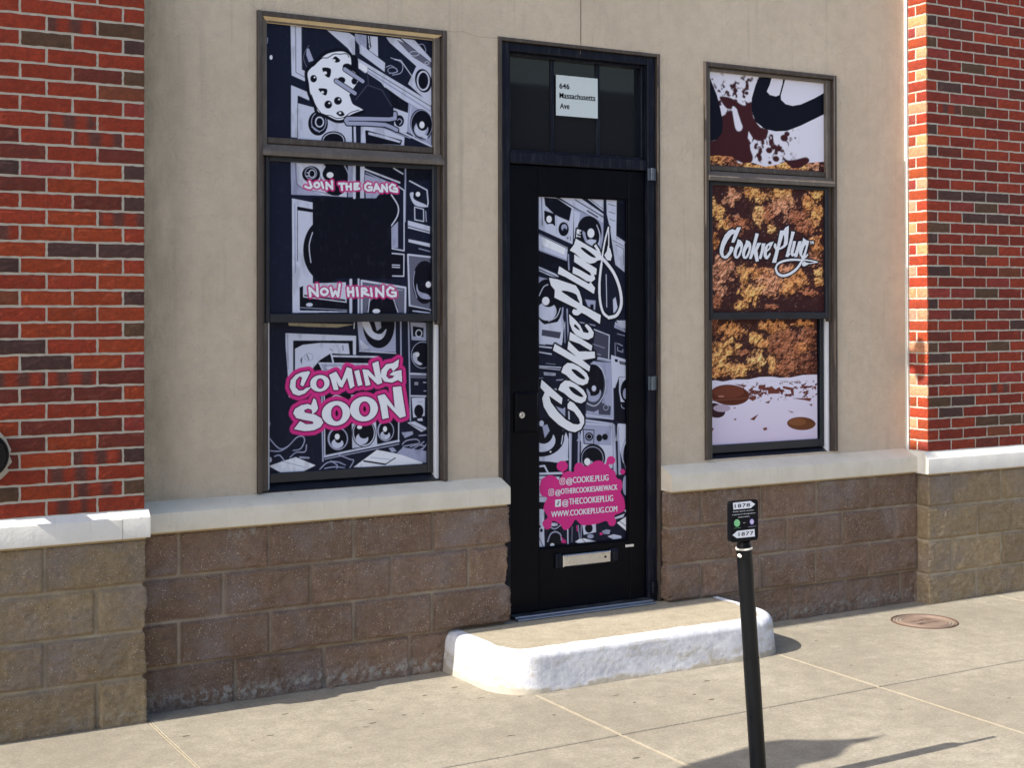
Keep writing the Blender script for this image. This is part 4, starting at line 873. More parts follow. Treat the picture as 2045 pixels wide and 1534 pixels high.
S2 = 220/2045.; lm = logo_mask(F, lambda x, y: (1425+x*S2, 440+y*S2), S2); F.T = (0, 0, 1); F.put(np.clip(F.dil(F.dil(lm, 2.2), 2.2), 0, 1), 'K'); F.put(lm, (.80, .84, .96))
F.build(w2, 'close-up picture of a crumbly cookie with white script lettering')
crisp(F, lm, 'lettering', w2, M['white'], 'white brush-script lettering')
F = Film(4.860, 5.664, .998, 1.720, 6.198, 'W'); F.T = C8; p, e_, l, r_ = F.p, F.e, F.l, F.ering
X, Z = np.meshgrid(F.xs, F.zs); tt = np.clip((Z-1.02)/.35, 0, 1)[..., None]; F.a = np.array([.76, .66, .84])*(1-tt)+np.array([.80, .78, .94])*tt
nz_ = fbm(X*38, Z*70, 91, 4); band = np.clip(1-np.abs(Z-1.30)/.06, 0, 1)
F.put(np.clip((nz_-.66+.16*band)*30, 0, 1)*np.clip(band*3, 0, 1), (.14, .035, .03))
e_((.04, .012, .02), 165, 1115, 75, 50, 15); e_((.50, .40, .52), 215, 1100, 60, 26)
e_((.11, .025, .014), 270, 1008, 136, 72, 4); e_((.17, .045, .025), 260, 985, 110, 44); e_((.42, .17, .12), 210, 1018, 22, 8); l((.20, .07, .04), 8, 150, 1045, 250, 1040, 390, 1030)
e_((.16, .055, .022), 768, 1207, 99, 46, 2); e_((.24, .09, .035), 740, 1196, 60, 26); l((.08, .025, .015), 6, 820, 1175, 868, 1210)
for q in ((410, 1178, 470, 1140, 440, 1185), (513, 1060, 555, 1045, 540, 1068), (700, 1030, 840, 1030, 830, 1052, 790, 1044), (295, 1095, 313, 1095, 305, 1105), (500, 1240, 528, 1232, 530, 1250, 508, 1256), (295, 1175, 318, 1172, 310, 1186), (822, 1072, 845, 1070, 840, 1088), (845, 950, 872, 945, 872, 975), (530, 960, 560, 945, 625, 998, 540, 1000), (470, 940, 520, 935, 515, 972, 470, 968), (440, 1005, 505, 990, 500, 1005), (640, 945, 720, 960, 690, 975, 640, 962), (395, 1030, 450, 1010, 455, 1035, 430, 1050), (140, 1235, 160, 1240, 150, 1262), (675, 1115, 720, 1130, 700, 1132), (300, 930, 390, 940, 370, 955)): p((.17, .045, .03), *q)
c = crumbs(F, 47, LUMP_B)
m = p(0, 100, 470, 900, 470, 900, 865, 780, 868, 700, 885, 620, 888, 560, 880, 480, 882, 400, 900, 300, 900, 220, 915, 170, 905, 100, 915, smooth=False, ret=True); F.a = F.a*(1-m[..., None])+c*m[..., None]
F.build(w2, 'close-up picture of a cookie above scattered chocolate pieces')
#<ART
# ------------------------------------------------------------------ door
mb = MB()      # brown outer trim, then black frame with transom
rect_frame(mb, 3.468, 4.477, .19, 3.164, .020, .016, .017, 0, 6.126, 6.26, 1, .002)
rect_frame(mb, 3.4885, 4.4605, .186, 3.1465, .056, .054, .044, 0, 6.145, 6.26, 0, .004)
mb.box(3.545, 4.406, 6.150, 6.25, 2.527, 2.585, 0, .005); mb.box(3.545, 4.406, 6.172, 6.25, 2.585, 2.598, 0, .002)
rect_frame(mb, 3.545, 4.406, 2.598, 3.102, .022, .018, .014, 0, 6.178, 6.25, 0, .003)
mb.box(3.545, 4.41, 6.205, 6.25, .19, 2.527, 0)
df = mb.build('door_frame', [M['dframe'], M['bronze']], B)
mb = MB(); mb.quad((3.56, 6.212, 2.59), (4.40, 6.212, 2.59), (4.40, 6.212, 3.10), (3.56, 6.212, 3.10)); mb.build('transom_glass', M['glass'], df)
for xa, xb in ((3.825, 3.846), (4.110, 4.134)):
    mb = MB(); mb.box(xa, xb, 6.203, 6.211, 2.599, 3.087, 0, .002); mb.build('muntin', M['dframe'], df)
for z0, z1 in ((2.474, 2.540), (1.336, 1.410), (.235, .30)):
    mb = MB(); mb.tube((4.428, 6.135, z0), (4.428, 6.135, (z0+z1)/2-.001), .011, n=16); mb.tube((4.428, 6.135, (z0+z1)/2+.001), (4.428, 6.135, z1), .011, n=16); mb.box(4.405, 4.458, 6.139, 6.146, z0, z1, 0, .001)
    mb.build('hinge', M['hinge'] if z0 > 1 else M['dframe'], df, 40)
mb = MB(); mb.box(3.546, 4.405, 6.07, 6.19, .1915, .200, 0, .003); mb.box(3.546, 4.405, 6.10, 6.19, .2, .209, 0, .003); mb.build('threshold', M['alu'], df)
mb = MB(); rect_frame(mb, 3.552, 4.404, .212, 2.522, .175, .108, .152, .316, 6.168, 6.205, 0, .004); mb.box(3.727, 4.296, 6.194, 6.204, .528, 2.37, 0)
rect_frame(mb, 3.727, 4.296, .528, 2.37, .008, .008, .008, .008, 6.176, 6.1935, 0, .002)
dr = mb.build('door', M['black'], B); dr['label'] = 'black shop door with a tall poster panel'
mb = MB(); mb.box(3.578, 3.716, 6.150, 6.170, 1.140, 1.346, 0, .010); mb.build('lock_plate', M['black'], dr)
mb = MB(); mb.tube((3.606, 6.150, 1.232), (3.606, 6.134, 1.232), .0185, .0165, 28, 0); mb.tube((3.606, 6.134, 1.232), (3.606, 6.1325, 1.232), .012, .011, 24, 0); mb.box(3.6045, 3.6075, 6.1318, 6.134, 1.225, 1.239, 1); mb.build('lock_cylinder', [M['chrome'], M['ink']], dr, 40)
mb = MB(); mb.box(3.862, 4.162, 6.146, 6.168, .425, .488, 0, .006); mb.box(3.866, 4.158, 6.143, 6.147, .478, .485, 0, .001); mb.tube((4.125, 6.1465, .458), (4.125, 6.143, .458), .006, n=12, m=1)
ms = mb.build('mail_slot', [M['chrome'], M['ink']], dr)
for xa, xb in ((3.822, 3.8615), (4.1625, 4.215)):
    mb = MB(); mb.box(xa, xb, 6.152, 6.168, .418, .497, 0, .008); mb.box(xa+.012, xb-.006, 6.146, 6.152, .43, .485, 0, .003); mb.build('slot_bracket', M['dframe'], ms)
mb = MB(); mb.box(4.268, 4.322, 6.1655, 6.168, .493, .506, 0); mb.build('sticker', M['ring'], dr)
#DART>
F = Film(3.733, 4.290, .533, 2.364, 6.190, 'D'); p, e_, l, r_ = F.p, F.e, F.l, F.ering
F.T = C5
p('L', 280, 50, 440, 55, 590, 140, 580, 435, 285, 300); l('K', 7, 330, 60, 335, 280); p('K', 350, 55, 455, 65, 572, 145, 552, 248, 440, 200, 358, 120); e_('K', 288, 130, 18, 60); p('K', 350, 160, 437, 190, 440, 285, 390, 300, 352, 240); e_('W', 390, 232, 22, 28); e_('L', 400, 285, 30, 16); e_('K', 507, 312, 42, 57); e_('V', 512, 300, 24, 28); e_('K', 515, 318, 14, 14); l('K', 6, 560, 370, 562, 405); e_('K', 541, 384, 6, 8); l('V', 6, 450, 200, 450, 350)
p('L', 470, 55, 640, 60, 828, 190, 828, 262, 590, 130); l('K', 9, 600, 75, 828, 215); l('G', 18, 700, 165, 780, 215); p('L', 690, 60, 828, 62, 828, 170); l('K', 5, 720, 70, 825, 150)
p('V', 590, 140, 828, 260, 822, 560, 600, 440); p('L', 590, 160, 640, 180, 610, 430, 590, 430); e_('K', 715, 330, 98, 125, -8); l('V', 7, 628, 300, 640, 410, 700, 440, smooth=True); p('V', 655, 330, 680, 340, 700, 400, 770, 400, 740, 450, 690, 430, smooth=True); e_('K', 725, 350, 42, 50); e_('W', 727, 345, 28, 38); e_('L', 728, 418, 38, 24); l('L', 10, 775, 280, 800, 360, 790, 440, smooth=True)
p('L', 852, 70, 935, 80, 930, 385, 998, 420, 998, 660, 925, 600, 880, 300, 855, 190); l('K', 5, 870, 110, 925, 125); l('K', 5, 870, 170, 925, 190); l('K', 5, 880, 230, 925, 250); p('K', 935, 90, 1000, 110, 1000, 395, 935, 345); l('L', 12, 930, 85, 926, 370, 1000, 420); l('K', 5, 930, 440, 990, 470, 990, 600); l('K', 5, 900, 400, 990, 450)
p('L', 285, 338, 540, 462, 532, 560, 285, 475); p('W', 335, 375, 520, 465, 515, 520, 335, 440); l('K', 6, 285, 345, 540, 470); p('K', 285, 480, 535, 570, 545, 700, 285, 600); l('V', 14, 285, 470, 530, 562); l('L', 17, 285, 612, 460, 690); l('L', 10, 285, 635, 460, 712); p('V', 285, 690, 400, 720, 480, 800, 285, 860)
p('L', 285, 820, 470, 900, 515, 1090, 492, 1250, 285, 1235); e_('K', 382, 905, 115, 190, -6); l('L', 8, 310, 850, 345, 780, 380, 760, smooth=True); e_('L', 372, 975, 78, 75); e_('K', 385, 880, 62, 62); e_('W', 363, 893, 30, 34); l('L', 8, 385, 1055, 450, 1020, 480, 950, smooth=True); l('V', 16, 500, 950, 490, 1100)
p('G', 330, 1120, 487, 1150, 482, 1192, 330, 1172); l('K', 6, 330, 1170, 480, 1190); l('V', 14, 535, 960, 548, 1250); l('V', 14, 545, 520, 550, 640); p('V', 680, 880, 765, 890, 760, 970, 720, 980); p('K', 722, 920, 750, 920, 748, 962, 722, 958); l('L', 8, 850, 680, 855, 940); p('L', 905, 880, 925, 860, 955, 1010, 910, 1020); l('V', 9, 620, 1060, 760, 1090); p('L', 925, 1060, 1005, 1130, 1000, 1145, 915, 1100)
F.T = C10
p('L', 20, 90, 60, 60, 330, 10, 342, 280, 290, 305, 20, 280); p('g', 80, 115, 322, 150, 305, 228, 75, 190); l('K', 6, 80, 190, 302, 228); l('K', 7, 350, 20, 352, 280); l('V', 14, 372, 20, 372, 280)
l('L', 16, 20, 292, 120, 302); l('L', 18, 20, 328, 208, 350); l('L', 16, 20, 400, 198, 430); l('V', 10, 340, 362, 395, 372); l('L', 14, 20, 582, 350, 604); l('L', 11, 20, 600, 320, 632); l('V', 5, 130, 548, 250, 560); l('L', 12, 105, 668, 250, 680, 245, 700, 110, 690); l('V', 14, 265, 762, 400, 754); l('V', 8, 20, 740, 90, 735)
p('g', 745, 110, 935, 185, 925, 480, 740, 440); l('L', 15, 745, 115, 938, 190, 930, 485); l('V', 8, 720, 298, 880, 352); l('V', 10, 790, 430, 830, 440); l('G', 24, 1015, 450, 1012, 290, 1060, 300); l('V', 11, 1060, 300, 1105, 325); l('V', 10, 1045, 340, 1045, 385, 1110, 405, 1110, 370); l('V', 9, 1040, 170, 1135, 195); p('V', 1010, 40, 1140, 120, 1140, 150, 1000, 90); p('L', 1030, 0, 1145, 0, 1145, 110, 1060, 70)
p('V', 790, 465, 960, 500, 955, 535, 780, 500); l('L', 10, 800, 470, 950, 505); p('V', 735, 520, 960, 540, 990, 1265, 640, 1240, 640, 600); p('g', 640, 560, 760, 560, 850, 640, 895, 780, 890, 920, 840, 1050, 960, 1100, 950, 1210, 640, 1190); l('L', 13, 735, 550, 830, 605, 878, 720, 890, 830, 870, 950, 805, 1055, 740, 1092, 655, 1060, smooth=True); e_('K', 740, 800, 130, 240); p('V', 650, 870, 690, 920, 700, 960, 760, 960, 805, 930, 820, 885, 835, 930, 800, 1010, 740, 1040, 670, 1010, smooth=True); e_('L', 742, 868, 28, 38); r_('V', 8, 900, 622, 42, 50); r_('V', 10, 895, 1112, 30, 34); l('L', 14, 640, 1205, 985, 1262, 975, 860); p('V', 650, 1150, 740, 1170, 800, 1140, 805, 1200, 640, 1190)
p('L', 962, 440, 1150, 500, 1150, 720, 1060, 722, 1012, 862, 975, 862, 960, 500); p('K', 1008, 490, 1048, 498, 1045, 535, 1008, 525); p('K', 1065, 515, 1148, 535, 1148, 572, 1070, 555); l('L', 5, 1080, 535, 1135, 550); l('V', 16, 985, 870, 990, 1260); p('K', 1010, 880, 1070, 720, 1070, 1290, 1010, 1290)
p('L', 1062, 730, 1150, 722, 1150, 1040, 1085, 1040, 1062, 900); e_('K', 1170, 900, 90, 150); e_('V', 1150, 935, 38, 70); p('K', 1070, 1040, 1150, 1050, 1150, 1310, 1070, 1310); l('V', 10, 1090, 1075, 1100, 1110, 1130, 1125, smooth=True)
p('V', 600, 1255, 985, 1310, 990, 1540, 520, 1540, 600, 1400); l('L', 14, 640, 1275, 978, 1325, 985, 1540); l('K', 6, 620, 1335, 918, 1375, 920, 1540); p('L', 600, 1345, 910, 1375, 915, 1540, 600, 1540); p('V', 630, 1400, 742, 1412, 742, 1540, 630, 1540); l('K', 9, 632, 1400, 740, 1412, 740, 1540)
for x, y, a_, b_ in ((686, 1482, 40, 42), (805, 1490, 34, 37), (889, 1482, 34, 38)): e_('K', x, y, a_, b_)
r_('V', 6, 686, 1482, 26, 28); p('L', 1045, 1320, 1150, 1332, 1150, 1540, 1015, 1540); l('K', 6, 1050, 1365, 1150, 1385)
e_('L', 52, 1315, 42, 58); p('V', 80, 1425, 150, 1330, 172, 1400, 120, 1505, 82, 1485); p('L', 20, 1490, 120, 1520, 180, 1470, 240, 1420, 200, 1540, 20, 1540); l('L', 22, 418, 1015, 425, 1262); l('V', 10, 345, 1400, 305, 1540); p('V', 245, 1090, 340, 1130, 375, 1110, 375, 1250, 290, 1150); l('L', 10, 20, 840, 45, 870); p('L', 150, 860, 265, 870, 265, 895)
F.T = C6
p('L', 228, 490, 300, 520, 360, 480, 400, 380, 415, 420, 412, 545, 350, 560, 228, 555); e_('K', 240, 410, 150, 120); e_('L', 250, 430, 85, 70); e_('K', 262, 380, 60, 70); e_('L', 250, 325, 14, 18); p('V', 255, 340, 285, 330, 300, 370, 270, 415); e_('W', 305, 499, 6, 5); l('L', 14, 228, 548, 300, 552, 350, 560, 410, 545); l('L', 8, 380, 400, 372, 450)
p('V', 418, 380, 436, 380, 432, 640, 418, 610); l('L', 9, 422, 380, 426, 600); l('K', 9, 445, 380, 445, 600); l('V', 14, 480, 330, 476, 640); p('L', 492, 320, 690, 335, 685, 600, 492, 600); p('V', 500, 330, 680, 340, 678, 460, 500, 450); l('K', 6, 505, 362, 572, 366, 570, 452, 512, 450, closed=True); e_('K', 542, 406, 25, 26); e_('K', 604, 414, 18, 22); e_('K', 639, 408, 18, 20); r_('V', 4, 542, 406, 15, 16); e_('K', 565, 535, 76, 84); r_('V', 5, 562, 540, 66, 72); e_('V', 548, 575, 22, 22); e_('W', 530, 560, 18, 22)
p('V', 682, 330, 700, 332, 712, 640, 690, 640); l('L', 8, 690, 330, 700, 620); l('K', 7, 710, 330, 715, 640); p('L', 722, 325, 772, 330, 772, 600, 748, 560, 728, 480); l('V', 8, 765, 420, 742, 500, 768, 600, smooth=True); e_('K', 790, 520, 40, 90); p('V', 715, 350, 722, 350, 740, 640, 722, 640)
p('K', 228, 565, 400, 565, 400, 640, 228, 640); l('L', 12, 228, 590, 268, 585, 292, 632); l('L', 14, 228, 634, 375, 630); p('L', 228, 648, 360, 652, 352, 812, 228, 806); l('G', 6, 235, 670, 330, 665); l('K', 6, 228, 715, 350, 712); l('G', 5, 235, 750, 340, 748); l('G', 5, 235, 775, 340, 772); p('K', 228, 815, 300, 815, 300, 850, 228, 850); p('L', 228, 850, 266, 852, 266, 1000, 270, 1095, 228, 1095); e_('K', 238, 958, 8, 9); e_('K', 249, 981, 9, 11); l('G', 6, 238, 1030, 260, 1080)
e_('K', 330, 1040, 55, 70); l('V', 9, 288, 1050, 305, 1005, 335, 990, 365, 1005, 372, 1040, smooth=True); l('V', 8, 290, 950, 330, 972, 372, 945, smooth=True); l('L', 9, 410, 940, 412, 1075); e_('W', 316, 1072, 13, 12); e_('L', 325, 945, 25, 10); e_('P', 385, 1048, 14, 12); l('P', 5, 370, 1020, 400, 1060); l('G', 9, 438, 960, 436, 1050); l('V', 6, 475, 950, 483, 1030); l('V', 6, 494, 950, 492, 1030)
p('L', 500, 945, 582, 935, 584, 992, 508, 1008); e_('K', 540, 968, 24, 28); p('W', 456, 1052, 480, 1035, 512, 1030, 582, 1048, 545, 1058, 480, 1062); l('K', 4, 500, 1035, 520, 1055); e_('V', 550, 1018, 20, 13); p('L', 655, 1018, 690, 1005, 738, 1015, 740, 1030, 690, 1036); p('V', 620, 985, 650, 975, 672, 980, 665, 1005, 630, 1003); e_('P', 615, 1002, 9, 9); l('P', 8, 466, 955, 470, 985)
p('W', 712, 935, 770, 895, 776, 895, 776, 990); l('K', 4, 728, 925, 776, 960); p('L', 690, 905, 760, 878, 750, 900, 705, 912); e_('V', 765, 705, 18, 60); p('L', 755, 860, 776, 850, 776, 880)
F.ink(41)
F.T = C9
sp = [60, 560, 85, 450, 150, 400, 220, 380, 300, 400, 350, 450, 390, 400, 440, 340, 500, 315, 580, 330, 590, 260, 620, 200, 690, 190, 760, 245, 850, 200, 920, 160, 1000, 160, 1060, 210, 1110, 220, 1150, 280, 1210, 320, 1240, 420, 1310, 460, 1325, 560, 1300, 640, 1350, 740, 1365, 900, 1300, 955, 1205, 1000, 1230, 1080, 1200, 1150, 1130, 1150, 1080, 1080, 950, 1120, 820, 1140, 700, 1140, 610, 1060, 560, 1130, 500, 1200, 430, 1215, 370, 1130, 260, 1080, 230, 1180, 160, 1210, 110, 1150, 110, 1090, 180, 1020, 120, 900, 140, 800, 170, 730, 90, 690, 60, 620]
ms2 = F.p(0, *sp, smooth=True, ret=True)
for q in ((405, 240, 86, 82), (1152, 150, 66, 64), (1330, 325, 40, 42)): ms2 = np.maximum(ms2, F.e(0, *q, ret=True))
ms2 = np.maximum(ms2, F.l(0, 70, 1110, 170, 1080, 260, ret=True)); ms2 = np.maximum(ms2, F.l(0, 30, 400, 300, 440, 400, ret=True)); F.put(ms2, 'P')
# logo on the door: the drawing turned a quarter, fitted to the photo through shared points
SRC = [(1395, 98), (230, 712), (1935, 772), (1290, 1052), (1085, 785), (1160, 785), (115, 570), (505, 128), (780, 235), (838, 765), (1445, 203), (1665, 322), (1153, 890)]
dB = lambda x, y: (1070+x*190/1325., 440+y*190/1325.); dC = lambda x, y: (1070+x*190/1214., 640+y*190/1214.)
DST = [dB(172, 835), dC(610, 1300), dB(1020, 108), dB(1205, 1080), dB(870, 1448), dB(892, 1350), dC(480, 1400), dC(65, 790), dC(232, 328), dC(745, 415), dB(318, 675), dB(470, 435), dB(1060, 1405)]
fA = affine(SRC, DST); lm = logo_mask(F, fA, .1215); F.T = (0, 0, 1); F.put(np.clip(F.dil(F.dil(lm, 2.6), 2.6), 0, 1), 'K'); F.put(lm, (.80, .84, .93))
F.build(dr, 'drawing of a wall of hi-fi loudspeakers with white script and a pink paint splash', 'poster')
crisp(F, lm, 'lettering', dr, M['white'], 'white brush-script lettering running up the poster')
yt = 6.1885
def dt(s_, x0, y0, x1, h_, bold=.012):
    a_ = at(1070+x0*C9[2], 900+y0*C9[2], yt); b_ = at(1070+x1*C9[2], 900+y0*C9[2], yt); o = text('lettering', s_, a_[0], a_[1], b_[0]-a_[0], h_, yt, M['white'], dr, -.002, 1.0, .0011); o['label'] = 'web address line' if s_[0] == 'W' else 'social handle line'
dt('@', 468, 512, 558, .030); dt('COOKIE.PLUG', 568, 500, 1112, .0325, .02)
dt('@', 300, 682, 378, .026); dt('OTHERCOOKIESAREWACK', 385, 670, 1250, .029, .02)
dt('@', 405, 845, 497, .030); dt('THECOOKIEPLUG', 510, 832, 1182, .0335, .02); dt('WWW.COOKIEPLUG.COM', 238, 1025, 1245, .031, .02)
def icon(x0, y0, x1, y1, kind):
    a_ = at(1070+x0*C9[2], 900+y0*C9[2], yt); b_ = at(1070+x1*C9[2], 900+y1*C9[2], yt); w_ = b_[0]-a_[0]; mb = MB(); cx, cz = (a_[0]+b_[0])/2, (a_[1]+b_[1])/2
    h_ = a_[1]-b_[1]
    def fr(o, i_, y):
        n = len(o); k = len(mb.v); mb.v += [(x, y, z) for x, z in o]+[(x, y, z) for x, z in i_]
        for q in range(n): j = (q+1) % n; mb.f.append((k+q, k+j, k+n+j, k+n+q)); mb.mi.append(0)
    if kind:
        mb.prism(rrect(a_[0], b_[0], b_[1], a_[1], w_*.08), yt, yt+.0005)
        s = w_; k = len(mb.v); pts = [(cx+.04*s, cz+.30*h_), (cx+.04*s, cz-.15*h_), (cx-.04*s, cz-.15*h_)]
        mb.prism([(cx+.00*s, cz-.18*h_), (cx+.09*s, cz-.18*h_), (cx+.09*s, cz+.08*h_), (cx+.26*s, cz+.02*h_), (cx+.26*s, cz+.11*h_), (cx+.10*s, cz+.28*h_), (cx+.0*s, cz+.28*h_)], yt-.0005, yt-.0001, 1)
        fr_ = [(cx-.08*s+.15*s*math.cos(t), cz-.17*h_+.15*h_*math.sin(t)) for t in np.linspace(0, 2*math.pi, 20, endpoint=False)]; mb.prism(fr_, yt-.0009, yt-.0006, 1)
        fr_ = [(cx-.08*s+.065*s*math.cos(t), cz-.17*h_+.065*h_*math.sin(t)) for t in np.linspace(0, 2*math.pi, 16, endpoint=False)]; mb.prism(fr_, yt-.0013, yt-.001, 0)
    else:
        fr(rrect(a_[0], b_[0], b_[1], a_[1], w_*.28), rrect(a_[0]+w_*.1, b_[0]-w_*.1, b_[1]+h_*.1, a_[1]-h_*.1, w_*.2), yt)
        c_ = lambda r: [(cx+r*w_*math.cos(t), cz+r*h_*math.sin(t)) for t in np.linspace(0, 2*math.pi, 24, endpoint=False)]
        fr(c_(.25), c_(.15), yt); mb.prism([(cx+.2*w_+.05*w_*math.cos(t), cz+.24*h_+.05*h_*math.sin(t)) for t in np.linspace(0, 2*math.pi, 10, endpoint=False)], yt-.0002, yt)
    mb.build('icon', [M['white'], M['ink']], dr)
icon(365, 425, 450, 520, 0); icon(195, 592, 278, 690, 0); icon(297, 755, 385, 858, 1)
#<DART
# address paper behind the transom
pc = [at(1108.5, 150, 6.2), at(1191.5, 156.5, 6.2), at(1191.5, 236, 6.2), at(1110.5, 230, 6.2)]
ad = tag(empty('paper_sign', (3.99, 6.2, 2.8)), 'white paper with the street number taped up in the glass above the door', 'paper sign')
mb = MB(); mb.box(3.856, 4.118, 6.199, 6.2015, 2.797, 3.011); mb.build('sheet', M['paper'], ad)
for s_, px, py, px2, h_ in (('646', 1117.5, 176, 1137, .028), ('Massachusetts', 1117.5, 195, 1188.5, .0285), ('Ave', 1118.5, 216, 1137, .028)):
    x, z = at(px, py, 6.198); x2 = at(px2, py, 6.198)[0]; text('lettering', s_, x, z, x2-x, h_, 6.198, M['ink'], ad, .003, 1.06, .0008, True)
# ------------------------------------------------------------------ doorstep
def step():
    xa, xb, yf, yb, r1, r2, zt = 3.128, 4.862, 5.475, 6.12, .20, .22, .191
    out = []
    out.append((xa-.01, yb))
    for i in range(15): t = math.pi+math.pi/2*i/14; out.append((xa+r1*1.0+r1*math.cos(t), yf+.012+r1*1.15+r1*1.15*math.sin(t)))
    nmid = 60
    for i in range(1, nmid): u = i/nmid; x = xa+r1+(xb-r2-xa-r1)*u; out.append((x, yf+.012-.012*u*0+.006*math.sin(u*5)))
    for i in range(15): t = -math.pi/2+math.pi/2*i/14; out.append((xb-r2+r2*math.cos(t), yf+.012+r2*1.3+r2*1.3*math.sin(t)))
    out.append((xb+.0, yb))
    # denser resample
    O = np.array(out); seg = np.r_[0, np.cumsum(np.hypot(*np.diff(O, axis=0).T))]; u = np.linspace(0, seg[-1], 330)
    X = np.interp(u, seg, O[:, 0]); Y = np.interp(u, seg, O[:, 1])
    tx, ty = np.gradient(X), np.gradient(Y); L = np.hypot(tx, ty); nx, ny = ty/L, -tx/L
    nx = np.convolve(np.pad(nx, 6, mode='edge'), np.ones(13)/13, 'valid'); ny = np.convolve(np.pad(ny, 6, mode='edge'), np.ones(13)/13, 'valid')
    rings = [(.0+z*0, z) for z in np.linspace(-.02, .150, 26)]
    prof = [(0.0, z) for z in np.linspace(-.02, .158, 28)]+[(-.003, .168), (-.009, .178), (-.018, .186), (-.032, .190), (-.045, .191), (-.058, .191), (-.066, .1905), (-.075, .190)]
    V = []; C = []
    for q, (o, z) in enumerate(prof):
        n = (fbm(u*3, np.full_like(u, z*3), 3, 2)-.5)*.004+(fbm(u*45, np.full_like(u, z*60), 9, 3)-.5)*.0015
        n = n*(1 if z < .18 else .25); taper = -.018*max(0, z)/.19+.004*math.exp(-max(0, z)/.02)
        V.append(np.stack([X+nx*(o+n+taper), Y+ny*(o+n+taper), np.full_like(u, z)+(fbm(u*5, u*0, 4, 3)-.5)*.004*(z > .15)], -1))
        low = np.clip(1-z/.05, 0, 1); leftc = np.clip(1-u/.75, 0, 1)
        wear = fbm(u*7, np.full_like(u, z*14+3), 21, 5, .65)*.80+np.clip(1-z/.035, 0, 1)*.35+leftc*np.clip(1-z/.17, 0, 1)*.34+.0
        wear = np.where(z > .17, wear*.25+ (o < -.062)*((fbm(u*12, u*0+o*40, 6, 4) > .5)*.6+.3), wear)
        C.append(np.stack([wear, wear, wear], -1))
    P = np.array(V); C = np.array(C)
    t = NT('step_paint'); a_ = attr(t)
    wr = t.math('ADD', a_.outputs['Fac'], t.math('MULTIPLY', t.math('SUBTRACT', t.noise(26, 6, .75), .5), .55))
    k = t.ramp(wr, [(.44, 0.), (.68, 1.)])
    white = t.mix(t.ramp(t.noise(13, 6, .7), [(.35, 0.), (.6, 1.)]), (.53, .54, .59), (.76, .77, .80)); bare = t.mix(t.noise(30, 5, .7), (.33, .29, .22), (.50, .46, .39))
    c = t.mix(k, white, bare)
    c = t.mix(t.ramp(t.noise(40, 4, .7), [(.66, 0.), (.72, .7)]), c, (.25, .22, .18))
    b = t.bump(t.noise(60, 5, .7), .0025, .6); t.bump(k, .0015, .6, b)
    sm_ = t.done(c, .75, spec=.3)
    root = tag(empty('doorstep', (4.0, 5.8, 0)), 'low concrete step with rounded corners and worn white painted edge before the door', 'doorstep')
    o = grid_mesh('painted_edge', P, C, sm_, root, True, flip=False)
    inner = P[-1]; mb = MB(); n = len(inner); mb.v = [(float(a[0]), float(a[1]), .1895) for a in inner]; mb.f = [tuple(range(n))]; mb.mi = [0]
    mb.v += [(3.14, 6.10, .1893), (4.84, 6.10, .1893), (4.84, 6.3, .1893), (3.14, 6.3, .1893)]; 
    o2 = mb.build('step_top', M['stept'], root); 
    return root
step()
mb = MB(); mb.box(3.475, 4.483, 6.10, 6.3, 0.0, .1885); mb.build('door_base', M['walk'], B)
# ------------------------------------------------------------------ manhole cover
mc = tag(empty('manhole_cover', (5.972, 5.655, 0)), 'small round rusty utility cover set in the pavement', 'manhole cover')
def disc_rings(cx, cy, prof, n=72):
    mb = MB()
    for r, z in prof:
        for k in range(n): t = 2*math.pi*k/n; mb.v.append((cx+r*math.cos(t), cy+r*math.sin(t), z))
    for i in range(len(prof)-1):
        for k in range(n): j = (k+1) % n; mb.f.append((i*n+k, i*n+j, (i+1)*n+j, (i+1)*n+k)); mb.mi.append(0)
    mb.f.append(tuple((len(prof)-1)*n+k for k in range(n))); mb.mi.append(0); return mb
disc_rings(5.966, 5.656, [(.186, .0), (.185, .004), (.176, .0045), (.172, -.008)]).build('rim', M['rust'], mc, 30)
disc_rings(5.966, 5.656, [(.169, -.008), (.167, .0035), (.160, .0035), (.158, -.001), (.150, -.001), (.148, .0035), (.142, .0035), (.140, -.001), (.132, -.001), (.130, .003), (.124, .003), (.122, .0004)]).build('lid', M['rust2'], mc, 30)
mb = MB()
for s_, yy, hh in (('WATER', 5.672, .034), ('METER', 5.612, .034)):
    o = text('lettering', s_, 5.886, 0, .16, hh, 0, M['rust2'], mc, .02)
    me = o.data
    for v in me.vertices: v.co = Vector((v.co.x, yy+v.co.z, .0034))
# ------------------------------------------------------------------ parking-space post
pp = tag(empty('parking_post', (3.366, 4.0, 0)), 'black leaning parking-space post with a small number plate', 'parking post')
bx, tx = 3.366, 3.2965
def pt(z): return (bx+(tx-bx)*z/.905, 4.0, z)
mb = MB(); mb.tube(pt(0), pt(.490), .0300, n=40); mb.tube(pt(.492), pt(.893), .0292, n=40); mb.tube(pt(.488), pt(.494), .0285, n=40)
mb.build('pole', M['post'], pp, 40)
mb = MB(); mb.tube(pt(.8905), pt(.8965), .0315, n=40); mb.build('ring', M['ring'], pp, 40)
mb = MB(); mb.tube(pt(.8965), pt(.918), .0275, .024, n=36); mb.box(3.270, 3.318, 3.990, 4.004, .91, .93); mb.build('collar', M['post'], pp, 40)
mb = MB(); mb.tube((3.262, 3.985, .872), (3.256, 3.972, .872), .007, .006, 14); mb.tube((3.254, 3.99, .896), (3.248, 3.98, .896), .004, .003, 10); mb.build('bolt', M['ring'], pp, 40)
YP = 3.975
PX0, PX1, PZ0, PZ1 = 3.217, 3.343, .925, 1.071
